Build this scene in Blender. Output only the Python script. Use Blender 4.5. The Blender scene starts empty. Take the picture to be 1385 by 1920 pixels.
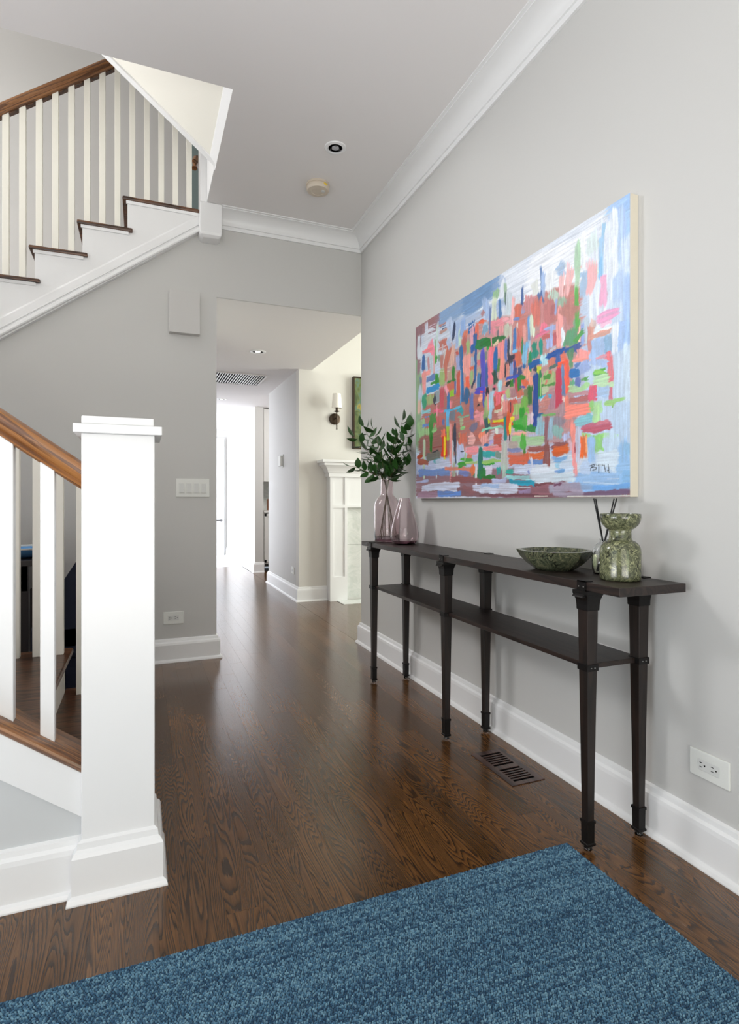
import bpy, bmesh, math, random
import numpy as np
from mathutils import Vector, Matrix
PI = math.pi
random.seed(7)
S = bpy.context.scene
COL = S.collection
R = math.radians

# ------------------------------------------------------------ camera
cam_d = bpy.data.cameras.new('camera'); cam = bpy.data.objects.new('camera', cam_d); COL.objects.link(cam)
cam.location = (0, 0, 1.08); cam.rotation_euler = (R(90), 0, R(-21.92))
cam_d.sensor_fit = 'HORIZONTAL'; cam_d.sensor_width = 36; cam_d.lens = 36*1062/1385
cam_d.shift_y = -21.5/1385; cam_d.clip_start = .05
S.camera = cam
# ------------------------------------------------------------ world, exposure, window light and added fill
w = bpy.data.worlds.new('world'); S.world = w; w.use_nodes = True
w.node_tree.nodes['Background'].inputs[0].default_value = (.8, .9, 1, 1)
w.node_tree.nodes['Background'].inputs[1].default_value = 1.0
S.view_settings.view_transform = 'Standard'; S.view_settings.look = 'None'
S.view_settings.exposure = 0.0; S.view_settings.gamma = 1; S.view_settings.use_curve_mapping = False

def area(name, loc, target, sx, sy, power, color):
    l = bpy.data.lights.new(name, 'AREA'); l.shape = 'RECTANGLE'; l.size = sx; l.size_y = sy
    l.energy = power; l.color = color
    o = bpy.data.objects.new(name, l); COL.objects.link(o); o.location = loc
    o.rotation_euler = (Vector(target)-Vector(loc)).to_track_quat('-Z', 'Y').to_euler()
    return o
area('entry_daylight', (-.6, -2.35, 1.7), (-.6, 4, 2.0), 2.6, 2.4, 40, (.99, .96, .95))
eb = area('entry_ceiling_fill', (.0, -2.3, .25), (.2, .6, 3.1), 2.6, .5, 36, (1.0, .97, .94)); eb.data.spread = R(130)  # added fill lamp, aimed up to brighten the ceiling
area('entry_garden_light', (1.15, -2.35, 1.0), (1.0, 4, .9), .5, 1.6, 8, (.80, 1.0, .72))
sb = area('side_ceiling_fill', (-3.0, .7, .3), (-.6, 1.2, 3.1), 2.4, .5, 53, (.95, .96, 1.0)); sb.data.spread = R(125)  # second added fill, lifts ceiling and upper walls from the left
area('side_window_light', (-3.1, .6, 1.75), (2, 1.2, 2.4), 2.6, 1.9, 26, (.62, .84, .95))
area('stair_window_light', (-3.1, 3.95, 3.3), (1.5, 2.2, 1.5), 1.0, 1.3, 100, (.97, .98, 1.0))
area('upper_window_light', (-3.1, 4.0, 4.9), (2, 3.4, 4.0), 1.6, 2.0, 44, (1.0, .96, .93))
hw = area('hall_window_light', (-2.4, 10.0, 1.45), (3, 10.2, 1.3), 2.4, 2.0, 165, (.88, .92, 1.0)); hw.data.spread = R(98)
area('hall_side_light', (-2.4, 6.3, 1.5), (3, 6.5, 1.3), 1.2, .9, 10, (.93, .94, 1.0))
area('living_window_light', (5.0, 4.6, 1.8), (1.8, 5.7, 1.5), 1.6, 2.4, 165, (.96, 1.0, .93))
area('kitchen_fill', (2.9, 7.0, 2.3), (2.0, 8.8, 1.2), .6, .6, 36, (1.0, .98, .95))  # added fill to lighten the dim kitchen corner

# ------------------------------------------------------------ materials
MAT = {}
def nm(name):
    m = bpy.data.materials.new(name); m.use_nodes = True; MAT[name] = m
    nt = m.node_tree; b = nt.nodes['Principled BSDF']
    return m, nt, b
def N(nt, t, **kw):
    n = nt.nodes.new(t)
    for k, v in kw.items():
        if k.startswith('i_'):
            key = k[2:]; n.inputs[int(key) if key.isdigit() else key.replace('_', ' ')].default_value = v
        else: setattr(n, k, v)
    return n
def L(nt, a, b): nt.links.new(a, b)
def srgb(r, g, b):
    f = lambda v: (v/255/12.92) if v/255 <= .04045 else ((v/255+.055)/1.055)**2.4
    return (f(r), f(g), f(b), 1)
def plain(name, rgb, rough=.5, metal=0, bump=0, bscale=200, spec=.5, coat=0, var=0):
    m, nt, b = nm(name)
    b.inputs['Base Color'].default_value = srgb(*rgb); b.inputs['Roughness'].default_value = rough
    b.inputs['Metallic'].default_value = metal; b.inputs['Specular IOR Level'].default_value = spec
    b.inputs['Coat Weight'].default_value = coat
    tc = N(nt, 'ShaderNodeTexCoord')
    if bump:
        no = N(nt, 'ShaderNodeTexNoise', i_Scale=bscale, i_Detail=3.0); L(nt, tc.outputs['Object'], no.inputs['Vector'])
        bp = N(nt, 'ShaderNodeBump', i_Strength=bump, i_Distance=.002); L(nt, no.outputs[0], bp.inputs['Height']); L(nt, bp.outputs[0], b.inputs['Normal'])
    if var:
        n2 = N(nt, 'ShaderNodeTexNoise', i_Scale=6.0, i_Detail=4.0); L(nt, tc.outputs['Object'], n2.inputs['Vector'])
        mr = N(nt, 'ShaderNodeMapRange', i_3=1-var, i_4=1+var); L(nt, n2.outputs[0], mr.inputs[0])
        mx = N(nt, 'ShaderNodeMix', data_type='RGBA', blend_type='MULTIPLY'); mx.inputs[0].default_value = 1
        mx.inputs[6].default_value = srgb(*rgb); L(nt, mr.outputs[0], mx.inputs[7]); L(nt, mx.outputs[2], b.inputs['Base Color'])
    return m
def glass(name, rgb, rough=0.0, ior=1.45):
    m, nt, b = nm(name)
    b.inputs['Base Color'].default_value = srgb(*rgb); b.inputs['Roughness'].default_value = rough
    b.inputs['Transmission Weight'].default_value = 1; b.inputs['IOR'].default_value = ior
    return m
def emit(name, rgb, s):
    m, nt, b = nm(name); b.inputs['Base Color'].default_value = srgb(*rgb)
    b.inputs['Emission Color'].default_value = srgb(*rgb); b.inputs['Emission Strength'].default_value = s
    return m
def wood(name, cols, axis='Y', across=7., along=.8, rings=11., rough=.3, coat=0, lo=.45, tint=.25, slope=0, pores=.35, bumpd=.0006, dist=.35, jit=.3):
    """oak grain: contour lines of a stretched noise, plus fine pores; cols = light, mid, dark line"""
    m, nt, b = nm(name)
    tc = N(nt, 'ShaderNodeTexCoord'); oi = N(nt, 'ShaderNodeObjectInfo')
    mp = N(nt, 'ShaderNodeMapping')
    if slope:
        mp.inputs['Rotation'].default_value = (0, slope, 0)
    L(nt, tc.outputs['Object'], mp.inputs['Vector'])
    def stretched(a, l):
        m2 = N(nt, 'ShaderNodeMapping')
        sc = {'Y': (a, l, a), 'X': (l, a, a), 'Z': (a, a, l)}[axis]
        m2.inputs['Scale'].default_value = sc
        L(nt, mp.outputs[0], m2.inputs['Vector'])
        ad = N(nt, 'ShaderNodeVectorMath', operation='ADD'); L(nt, m2.outputs[0], ad.inputs[0])
        ml = N(nt, 'ShaderNodeMath', operation='MULTIPLY', i_1=217.); L(nt, oi.outputs['Random'], ml.inputs[0])
        L(nt, ml.outputs[0], ad.inputs[1])
        return ad.outputs[0]
    n1 = N(nt, 'ShaderNodeTexNoise', i_Scale=1., i_Detail=2.2, i_Roughness=.45, i_Distortion=dist); L(nt, stretched(across, along), n1.inputs['Vector'])
    mu = N(nt, 'ShaderNodeMath', operation='MULTIPLY', i_1=rings); L(nt, n1.outputs[0], mu.inputs[0])
    fr = N(nt, 'ShaderNodeMath', operation='FRACT'); L(nt, mu.outputs[0], fr.inputs[0])
    n2 = N(nt, 'ShaderNodeTexNoise', i_Scale=1., i_Detail=3.); L(nt, stretched(across*55, along*14), n2.inputs['Vector'])
    # jitter ring edge by pores
    ad = N(nt, 'ShaderNodeMath', operation='MULTIPLY_ADD', i_1=jit*2, i_2=-jit); L(nt, n2.outputs[0], ad.inputs[0])
    ad2 = N(nt, 'ShaderNodeMath', operation='ADD'); L(nt, ad.outputs[0], ad2.inputs[0]); L(nt, fr.outputs[0], ad2.inputs[1])
    cr = N(nt, 'ShaderNodeValToRGB'); e = cr.color_ramp.elements
    e[0].position = 0; e[0].color = srgb(*cols[0]); e[1].position = 1; e[1].color = srgb(*cols[0])
    a = e.new(lo); a.color = srgb(*cols[1]); c = e.new(.78); c.color = srgb(*cols[2]); d = e.new(.9); d.color = srgb(*cols[2])
    L(nt, ad2.outputs[0], cr.inputs[0])
    pr = N(nt, 'ShaderNodeMapRange', i_1=.35, i_2=.65, i_3=1-pores, i_4=1.08); L(nt, n2.outputs[0], pr.inputs[0])
    mx = N(nt, 'ShaderNodeMix', data_type='RGBA', blend_type='MULTIPLY'); mx.inputs[0].default_value = 1
    L(nt, cr.outputs[0], mx.inputs[6]); L(nt, pr.outputs[0], mx.inputs[7])
    rr = N(nt, 'ShaderNodeMapRange', i_3=1-tint, i_4=1+tint); L(nt, oi.outputs['Random'], rr.inputs[0])
    mx2 = N(nt, 'ShaderNodeMix', data_type='RGBA', blend_type='MULTIPLY'); mx2.inputs[0].default_value = 1
    L(nt, mx.outputs[2], mx2.inputs[6]); L(nt, rr.outputs[0], mx2.inputs[7])
    L(nt, mx2.outputs[2], b.inputs['Base Color'])
    rm = N(nt, 'ShaderNodeMapRange', i_3=rough-.05, i_4=rough+.09); L(nt, n2.outputs[0], rm.inputs[0]); L(nt, rm.outputs[0], b.inputs['Roughness'])
    b.inputs['Coat Weight'].default_value = coat; b.inputs['Coat Roughness'].default_value = .15
    bp = N(nt, 'ShaderNodeBump', i_Strength=.35, i_Distance=bumpd); L(nt, n2.outputs[0], bp.inputs['Height']); L(nt, bp.outputs[0], b.inputs['Normal'])
    return m

WALL = plain('wall_paint', (203, 202, 199), .5, bump=.05, bscale=300)
WALLW = plain('wall_paint_living', (217, 214, 208), .55)
CEIL = plain('ceiling_paint', (235, 232, 231), .7, bump=.04, bscale=250)
WHITE = plain('white_trim_paint', (238, 238, 238), .28)
CREAM = plain('cream_baluster_paint', (246, 243, 232), .35)
PLASTIC = plain('white_plastic', (228, 229, 224), .35)
PLASTIC2 = plain('white_plastic_insert', (214, 215, 212), .35)
BEIGE = plain('aged_plastic', (210, 197, 180), .45)
BLACKHOLE = plain('dark_slot', (14, 14, 16), 1, spec=0)
IRON = plain('blackened_iron', (30, 28, 28), .42, metal=.6, bump=.2, bscale=90)
RIVET = plain('steel_rivet', (150, 148, 145), .3, metal=1)
CHROME = plain('reflector_metal', (190, 190, 195), .18, metal=1)
BAFFLE = plain('baffle_metal', (168, 168, 172), .5)
BRONZE = plain('bronze', (70, 58, 48), .35, metal=.8)
FLOORM = wood('stained_oak_floor', [(116, 78, 42), (102, 68, 36), (61, 40, 24)], 'Y', 8, .72, 66., .17, coat=.2, tint=.24, lo=.5, jit=.26, dist=.3)
TABLEM = wood('dark_oak', [(47, 34, 29), (40, 28, 24), (24, 17, 15)], 'Y', 10, .9, 12., .4, tint=.02, pores=.3)
LEGM = wood('dark_oak_upright', [(38, 26, 21), (31, 21, 17), (20, 14, 12)], 'Z', 14, 1.2, 8., .4, tint=.03, pores=.3)
RAILM = wood('golden_oak_rail_down', [(172, 116, 62), (150, 96, 50), (104, 64, 36)], 'X', 30, 1.4, 5., .27, coat=.3, tint=.03, slope=-.619)
RAILU = wood('golden_oak_rail_up', [(160, 108, 62), (140, 92, 52), (104, 66, 40)], 'X', 30, 1.4, 5., .27, coat=.2, tint=.03, slope=.645)
TREADM = wood('dark_oak_tread', [(118, 80, 55), (98, 66, 46), (58, 38, 28)], 'X', 12, 1.0, 9., .3, tint=.06)
LINEN = plain('dark_navy_upholstery', (18, 24, 44), .9, bump=.3, bscale=500)
DARKW = plain('black_brown_wood', (48, 42, 42), .35)
GLASSP = glass('mauve_glass', (243, 233, 235))
GLASSPD = glass('mauve_glass_base', (160, 120, 136))
GLASSC = glass('clear_glass', (248, 250, 250))
LIQUID = glass('diffuser_oil', (238, 236, 214), ior=1.36)
BLACKR = plain('black_reed', (14, 14, 16), .6)
LEAFM = plain('dark_green_leaf', (42, 80, 32), .32, var=.35)
STEMM = plain('brown_stem', (96, 82, 52), .6)
CANVAS = plain('raw_canvas_edge', (222, 214, 196), .8, bump=.3, bscale=600, var=.06)
SHADE = plain('linen_shade', (252, 248, 240), .8)
GREENW = plain('grey_green_wall', (160, 174, 168), .6)
TILE = plain('pale_floor_tile', (228, 230, 234), .3)
COPPER = plain('copper_canister', (176, 128, 104), .3, metal=.9)
CAB = plain('kitchen_cabinet_paint', (214, 213, 210), .4)
BLUEC = plain('blue_glaze', (88, 140, 190), .2)
BLACKM = plain('black_metal', (12, 12, 14), .4)
YELLOW = plain('yellow_sticker', (232, 196, 40), .5)

def marble(name, base, vein, scale, white=False):
    m, nt, b = nm(name); tc = N(nt, 'ShaderNodeTexCoord')
    n1 = N(nt, 'ShaderNodeTexNoise', i_Scale=scale*.5, i_Detail=4., i_Distortion=.6); L(nt, tc.outputs['Object'], n1.inputs['Vector'])
    mp = N(nt, 'ShaderNodeMapping'); mp.inputs['Scale'].default_value = (1, 1, .45) if not white else (1, 1, 1.6); mp.inputs['Rotation'].default_value = (.3, .5, .2)
    mxv = N(nt, 'ShaderNodeMix', data_type='VECTOR'); mxv.inputs[0].default_value = .12 if not white else .4
    L(nt, tc.outputs['Object'], mxv.inputs[4]); L(nt, n1.outputs[1], mxv.inputs[5]); L(nt, mxv.outputs[1], mp.inputs['Vector'])
    v = N(nt, 'ShaderNodeTexVoronoi', feature='DISTANCE_TO_EDGE', i_Scale=scale*1.5); L(nt, mp.outputs[0], v.inputs['Vector'])
    n3 = N(nt, 'ShaderNodeTexNoise', i_Scale=scale*2.2, i_Detail=6., i_Roughness=.7, i_Distortion=1.5); L(nt, mp.outputs[0], n3.inputs['Vector'])
    cr = N(nt, 'ShaderNodeValToRGB'); e = cr.color_ramp.elements
    e[0].position = .3; e[0].color = srgb(*base[0]); e[1].position = .7; e[1].color = srgb(*base[2]); q = e.new(.5); q.color = srgb(*base[1])
    L(nt, n3.outputs[0], cr.inputs[0])
    mr = N(nt, 'ShaderNodeMapRange', i_1=.0, i_2=.11, i_3=1., i_4=0.); L(nt, v.outputs[0], mr.inputs[0])
    gate = N(nt, 'ShaderNodeMapRange', i_1=.38, i_2=.6); L(nt, n1.outputs[0], gate.inputs[0])
    mm = N(nt, 'ShaderNodeMath', operation='MULTIPLY'); L(nt, mr.outputs[0], mm.inputs[0]); L(nt, gate.outputs[0], mm.inputs[1])
    mx = N(nt, 'ShaderNodeMix', data_type='RGBA'); 
    wk = N(nt, 'ShaderNodeMath', operation='MULTIPLY', i_1=.15 if white else 1.); L(nt, mm.outputs[0], wk.inputs[0]); L(nt, wk.outputs[0], mx.inputs[0]); L(nt, cr.outputs[0], mx.inputs[6]); mx.inputs[7].default_value = srgb(*vein)
    L(nt, mx.outputs[2], b.inputs['Base Color']); b.inputs['Roughness'].default_value = .16
    return m
GMARB = marble('green_marble', [(40, 44, 36), (104, 108, 80), (184, 184, 140)], (16, 18, 15), 34)
GMARB2 = marble('dark_green_marble', [(40, 46, 38), (84, 90, 70), (146, 142, 108)], (18, 22, 18), 32)
WMARB = marble('white_marble', [(196, 202, 196), (214, 216, 212), (228, 228, 224)], (176, 184, 170), 4, True)

# ------------------------------------------------------------ mesh helpers
class MB:
    def __init__(s): s.v = []; s.f = []; s.mi = []; s.m = 0
    def add(s, vs, fs):
        n = len(s.v); s.v += [tuple(p) for p in vs]; s.f += [tuple(i+n for i in f) for f in fs]; s.mi += [s.m]*len(fs); return s
    def box(s, x0, x1, y0, y1, z0, z1):
        return s.add([(x, y, z) for x in (x0, x1) for y in (y0, y1) for z in (z0, z1)],
                     [(0, 1, 3, 2), (4, 6, 7, 5), (0, 4, 5, 1), (2, 3, 7, 6), (0, 2, 6, 4), (1, 5, 7, 3)])
    def loft(s, rings, cap=True, closed=True):
        n = len(rings[0]); vs = [p for r in rings for p in r]; fs = []
        for i in range(len(rings)-1):
            for j in range(n if closed else n-1):
                k = (j+1) % n
                fs.append((i*n+j, i*n+k, (i+1)*n+k, (i+1)*n+j))
        if cap: fs += [tuple(range(n-1, -1, -1)), tuple(range((len(rings)-1)*n, len(rings)*n))]
        return s.add(vs, fs)
    def prism(s, poly, axis, a, b):
        """poly of 2-D points extruded along axis ('x': (y,z), 'y': (x,z), 'z': (x,y))"""
        f = {'x': lambda p, t: (t, p[0], p[1]), 'y': lambda p, t: (p[0], t, p[1]), 'z': lambda p, t: (p[0], p[1], t)}[axis]
        return s.loft([[f(p, a) for p in poly], [f(p, b) for p in poly]])
    def sweep(s, prof, p0, p1, ad, bd):
        p0, p1, ad, bd = Vector(p0), Vector(p1), Vector(ad), Vector(bd)
        return s.loft([[p+ad*a+bd*b for a, b in prof] for p in (p0, p1)])
    def lathe(s, prof, c=(0, 0, 0), n=32, closed=False):
        rings = [[(c[0]+r*math.cos(2*PI*j/n), c[1]+r*math.sin(2*PI*j/n), c[2]+z) for j in range(n)] for r, z in prof]
        if closed:
            rings.append(rings[0]); return s.loft(rings, cap=False)
        return s.loft(rings)
    def tube(s, pts, r, n=8, r1=None):
        pts = [Vector(p) for p in pts]; rings = []
        for i, p in enumerate(pts):
            d = (pts[min(i+1, len(pts)-1)]-pts[max(i-1, 0)]).normalized()
            u = d.cross(Vector((0, 0, 1)) if abs(d.z) < .9 else Vector((1, 0, 0))).normalized(); q = d.cross(u)
            rr = r if r1 is None else r+(r1-r)*i/(len(pts)-1)
            rings.append([p+u*rr*math.cos(2*PI*j/n)+q*rr*math.sin(2*PI*j/n) for j in range(n)])
        return s.loft(rings)
OFF = {}
def build(name, mb, mat, parent=None, bevel=0, smooth=False, origin=None, seg=2, ang=35):
    off = Vector(OFF[parent.name]) if parent else Vector(origin or (0, 0, 0))
    me = bpy.data.meshes.new(name)
    me.from_pydata([Vector(p)-off for p in mb.v], [], mb.f)
    mats = mat if isinstance(mat, (list, tuple)) else [mat]
    for q in mats: me.materials.append(q)
    if len(mats) > 1: me.polygons.foreach_set('material_index', mb.mi)
    bm = bmesh.new(); bm.from_mesh(me); bmesh.ops.remove_doubles(bm, verts=bm.verts, dist=1e-6)
    bmesh.ops.recalc_face_normals(bm, faces=bm.faces)
    if bevel:
        es = [e for e in bm.edges if len(e.link_faces) == 2 and e.calc_face_angle(0) > R(30)]
        bmesh.ops.bevel(bm, geom=es, offset=bevel, segments=seg, affect='EDGES', profile=.6, clamp_overlap=True)
    if smooth:
        for f in bm.faces: f.smooth = True
        for e in bm.edges:
            if len(e.link_faces) == 2 and e.calc_face_angle(0) > R(ang): e.smooth = False
    bm.to_mesh(me); bm.free()
    o = bpy.data.objects.new(name, me); COL.objects.link(o)
    if parent: o.parent = parent; OFF[o.name] = tuple(off)
    else: o.location = off; OFF[o.name] = tuple(off)
    return o
def tag(o, label, cat, group=None, kind=None):
    o['label'] = label; o['category'] = cat
    if group: o['group'] = group
    if kind: o['kind'] = kind
    return o
def thing(name, loc, label, cat, group=None):
    o = bpy.data.objects.new(name, None); o.empty_display_size = .05; COL.objects.link(o); o.location = loc
    OFF[o.name] = tuple(loc); return tag(o, label, cat, group)
def struct(name, mb, mat, label=None, **kw):
    o = build(name, mb, mat, **kw); o['kind'] = 'structure'
    if label: o['label'] = label
    return o
def copy_tree(o, dloc):
    c = o.copy(); COL.objects.link(c); c.location = Vector(o.location)+Vector(dloc)
    for ch in list(o.children):
        d = ch.copy(); COL.objects.link(d); d.parent = c
        for g in list(ch.children):
            e = g.copy(); COL.objects.link(e); e.parent = d
    return c

# ------------------------------------------------------------ the setting
HC, HH = 3.07, 2.485          # entry ceiling, hall ceiling
XW, YW = 1.549, 4.02          # right wall plane, back wall plane
XL, YF = -3.2, -2.5
# right wall with a ledge end, and beyond it the living room side walls
struct('wall_right', MB().box(XW, 1.70, YF, YW, 0, 3.6), WALL, 'pale grey wall behind the console table and painting')
def zsk(x): return 2.060+(x+.789)*.7243     # lower edge of the upper stair skirt
mb = MB().prism([(XL, 0), (.48, 0), (.48, zsk(.48)+.05), (-2.2, zsk(-2.2)+.05), (XL, zsk(-2.2)+.05)], 'y', YW, YW+.13)
struct('wall_back', mb, WALL, 'taupe grey wall under the upper stair with switch plate and speaker box')
struct('wall_header', MB().box(.48, XW, YW, YW+.02, HH, 3.35).box(.48, XW, YW+.02, YW+.13, HH+.2, 3.35), WALL, 'grey wall band above the hall opening')
struct('wall_closet', MB().box(.35, .48, YW+.13, 4.97, 0, HH), WALL)
struct('wall_left', MB().box(XL-.12, XL, YF, 5, 0, 6.2), WALL)
struct('wall_front', MB().box(XL, 1.7, YF-.12, YF, 0, 3.4), WALL)
mb = MB().prism([(XL, YF), (XW, YF), (XW, YW), (.41, YW), (.41, 2.79), (XL, 2.79)], 'z', HC, HC+.35)
struct('ceiling', mb, CEIL, 'smooth pale grey entry ceiling with a stairwell opening')
# upper stairwell shell
struct('wall_stairwell', MB().box(XL, .376, 4.97, 5.09, 0, 6.2), WALL, 'purple grey wall behind the upper stair balusters')
struct('wall_landing', MB().box(.376, 1.7, 5.6, 5.7, HH+.3, 6.2), GREENW)
struct('wall_upper', MB().box(XL, 1.7, 2.4, 2.5, 3.42, 6.2), WALL)
struct('wall_upper_right', MB().box(1.7, 1.8, 2.4, 5.7, 3.42, 6.2), WALL)
struct('ceiling_upper', MB().box(XL-.1, 1.8, 2.4, 5.7, 6.2, 6.3), CEIL)
# hall and living room shell
struct('ceiling_hall', MB().box(.48, 1.70, YW+.02, 4.98, HH, HH+.2).box(-2.6, 1.70, 4.98, 11.6, HH, HH+.2), CEIL, 'low pale ceiling of the hall beyond the opening')
struct('wall_hall_left', MB().box(-2.7, -2.6, 5.09, 11.6, 0, HH), WALL)
struct('wall_hall_right', MB().box(1.557, 1.70, 6.0, 7.43, 0, HH), WALL, 'grey wall end with thermostat and outlet')
struct('wall_hall_far', MB().box(1.575, 1.70, 8.5, 11.5, 0, HH), WALL, 'bright wall at the far end of the hall')
struct('wall_hall_end', MB().box(-2.6, 1.7, 11.5, 11.62, 0, HH+.2), WALL)
struct('wall_fireplace', MB().prism([(1.557, 0), (5.3, 0), (5.3, 3.9), (1.70, 3.9), (1.70, HH), (1.557, HH)], 'y', 5.89, 6.0), WALLW, 'warm cream wall above the white mantel')
struct('wall_living_right', MB().box(5.2, 5.3, 3.0, 5.89, 0, 3.9), WALLW)
struct('wall_living_front', MB().box(1.7, 5.3, 3.0, 3.1, 0, 3.9), WALLW)
struct('ceiling_living', MB().box(1.70, 5.3, 3.0, 6.0, 3.8, 3.9), CEIL)
struct('wall_living_beam', MB().box(1.62, 1.70, YW, 5.89, HH+.2, 3.9), WALLW)
struct('wall_kitchen', MB().box(1.7, 3.4, 9.2, 9.3, 0, HH), WALL)
struct('wall_kitchen_right', MB().box(3.4, 3.5, 6.0, 9.3, 0, HH), WALL)
struct('ceiling_kitchen', MB().box(1.7, 3.5, 6.0, 9.3, HH, HH+.1), CEIL)
# floor slab + planks
floor = struct('floor', MB().box(XL, 5.3, YF, 11.6, -.08, -.014), FLOORM, 'stained oak plank floor')
PW = .0826
lens_ = [.62, .85, 1.05, 1.3, 1.6]
pm = {}
def plank_mesh(ln, wd=PW):
    k = (ln, wd)
    if k not in pm:
        me = bpy.data.meshes.new('plank'); b = bmesh.new()
        mb = MB().box(-wd/2+.0001, wd/2-.0001, -ln/2+.0003, ln/2-.0003, -.014, 0)
        me.from_pydata(mb.v, [], mb.f); b.from_mesh(me)
        es = [e for e in b.edges if all(v.co.z > -.001 for v in e.verts)]
        bmesh.ops.recalc_face_normals(b, faces=b.faces)
        bmesh.ops.bevel(b, geom=es, offset=.0003, segments=1, affect='EDGES')
        b.to_mesh(me); b.free(); me.materials.append(FLOORM); pm[k] = me
    return pm[k]
rnd = random.Random(11)
npl = 0; rest = MB()
VX0, VY0, VX1, VY1 = 1.296, 1.776, 1.452, 2.078    # floor vent recess
i = 0
x = XW-.021-PW/2
while x > -1.3:
    y = .05-rnd.random()*.9
    while y < 9.44:
        ln = rnd.choice(lens_)
        if y < .5: ln = 1.05
        y1 = min(y+ln, 9.44)
        inhall = y > 4.0
        ok = not (x < .30 and y > 4.1) and not (x < -.35 and y > 1.6 and y < 1.2)
        if ok and y1 > .3:
            if npl < 290 and not (x < -.3 and y > 3.4) and x > -1.0:
                c = bpy.data.objects.new('plank', plank_mesh(round(y1-y, 3)) if (y1-y) in lens_ else plank_mesh(round(y1-y, 3)))
                COL.objects.link(c); c.parent = floor; c.location = (x, (y+y1)/2, 0); npl += 1
            else: rest.box(x-PW/2+.0003, x+PW/2-.0003, y, y1-.0006, -.014, 0)
        y = y1+.0001
        if y >= 9.43: break
    x -= PW; i += 1
for k in range(28):                                     # beyond the side walls and behind the camera
    rest.box(1.53+k*PW, 1.53+(k+1)*PW-.0006, 4.02, 8.6, -.014, 0)
for k in range(56):
    rest.box(XW-.021-(k+1)*PW, XW-.021-k*PW-.0006, YF, -.86, -.014, 0)
for k in range(24):
    rest.box(-1.32-(k+1)*PW, -1.32-k*PW-.0006, -.86, 4.0, -.014, 0)
o = build('plank_field', rest, FLOORM, floor); o['kind'] = 'stuff'
struct('floor_tile', MB().box(-2.6, 1.57, 9.445, 11.5, -.014, .0), TILE, 'pale tile floor at the end of the hall')

# baseboards
BP = [(0, 0), (.022, 0), (.022, .0), (.022, .115), (.020, .128), (.012, .136), (.010, .150), (0, .155)]
SH = [(0, 0), (.036, 0), (.036, .004), (.032, .014), (.022, .020), (0, .020)]
def base(name, p0, p1, out, m0=0, m1=0, label=None):
    """m0, m1: mitre at each end, 1 = round an outside corner, -1 = into an inside corner"""
    p0, p1, out = Vector(p0), Vector(p1), Vector(out); d = (p1-p0).normalized()
    def sw(prof): return MB().loft([[p0+out*a+Vector((0, 0, z))-d*a*m0 for a, z in prof], [p1+out*a+Vector((0, 0, z))+d*a*m1 for a, z in prof]])
    b = struct(name, sw(BP), WHITE, label or 'white painted baseboard')
    build('shoe_moulding', sw(SH), WHITE, b)
    return b
base('baseboard_right', (XW, YF, 0), (XW, YW, 0), (-1, 0, 0), 0, 1)
base('baseboard_right_end', (XW, YW, 0), (1.7, YW, 0), (0, 1, 0), 1, 0)
base('baseboard_back', (-1.6, YW, 0), (.48, YW, 0), (0, -1, 0), 0, 1)
base('baseboard_hall_jamb', (.48, YW, 0), (.48, 4.97, 0), (1, 0, 0), 1, 0)
base('baseboard_hall_right', (1.557, 5.89, 0), (1.557, 7.43, 0), (-1, 0, 0), 1, 1)
base('baseboard_fireplace', (1.557, 5.89, 0), (1.868, 5.89, 0), (0, -1, 0), 1, 0)
base('baseboard_hall_far', (1.575, 8.5, 0), (1.575, 11.5, 0), (-1, 0, 0), 1, -1)
base('baseboard_hall_pier', (1.575, 8.5, 0), (1.71, 8.5, 0), (0, -1, 0), 1, 0)
base('baseboard_left', (XL, YF, 0), (XL, 4, 0), (1, 0, 0))
# crown mouldings
cv = [(.022+.083*(1-math.cos(t)), -.088+.076*math.sin(t)) for t in [k*PI/2/8 for k in range(9)]]
CP = [(0, 0), (0, -.115), (.012, -.115), (.014, -.108), (.014, -.092), (.022, -.090)]+cv+[(.105, -.008), (.12, -.006), (.12, 0)]
struct('trim_1', MB().loft([[(XW-a, YF, HC+b) for a, b in CP], [(XW-a, YW-a, HC+b) for a, b in CP]]), WHITE, 'white cove crown moulding along the right wall', smooth=True, ang=25)
struct('trim_2', MB().loft([[(.503, YW-a, HC+b) for a, b in CP], [(XW-a, YW-a, HC+b) for a, b in CP]]), WHITE, 'white cove crown moulding above the hall opening', smooth=True, ang=25)

# ------------------------------------------------------------ upper staircase
us = thing('staircase', (-.3, 3.98, 2.4), 'upper white stair flight with dark tread ends and square balusters, rising to the right', 'staircase')
# skirt board under the treads, faces the entry
pts = [(-2.2, zsk(-2.2))]+[(.368, zsk(.368))]+[(.368, 3.215)]
x0 = lambda k: -.637+.2615*k
zt = lambda k: 2.637+.2015*k
top = []
for k in range(2, -7, -1):
    xl = x0(k)+.03
    xr = .368 if k == 2 else x0(k+1)+.03
    if k != 2: top.append((xr, zt(k)-.022))
    else: top.append((xr, zt(k)-.022))
    top.append((xl, zt(k)-.022))
poly = [(x0(-6)+.03, zsk(x0(-6)))]+[(.368, zsk(.368))]+top
build('stringer', MB().prism(poly, 'y', 3.985, YW+.01), WHITE, us)
m1 = [(0, 0), (.022, 0), (.026, .008), (.024, .028), (.012, .036), (0, .036)]
m2 = [(0, .05), (.010, .05), (.012, .06), (.009, .105), (.004, .118), (0, .118)]
xa = x0(-6)+.03
for prof in (m1, m2):
    build('moulding', MB().loft([[(xx, 3.985-a, zsk(xx)+b) for a, b in prof] for xx in (xa, .368)]), WHITE, us)
rd = []
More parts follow.
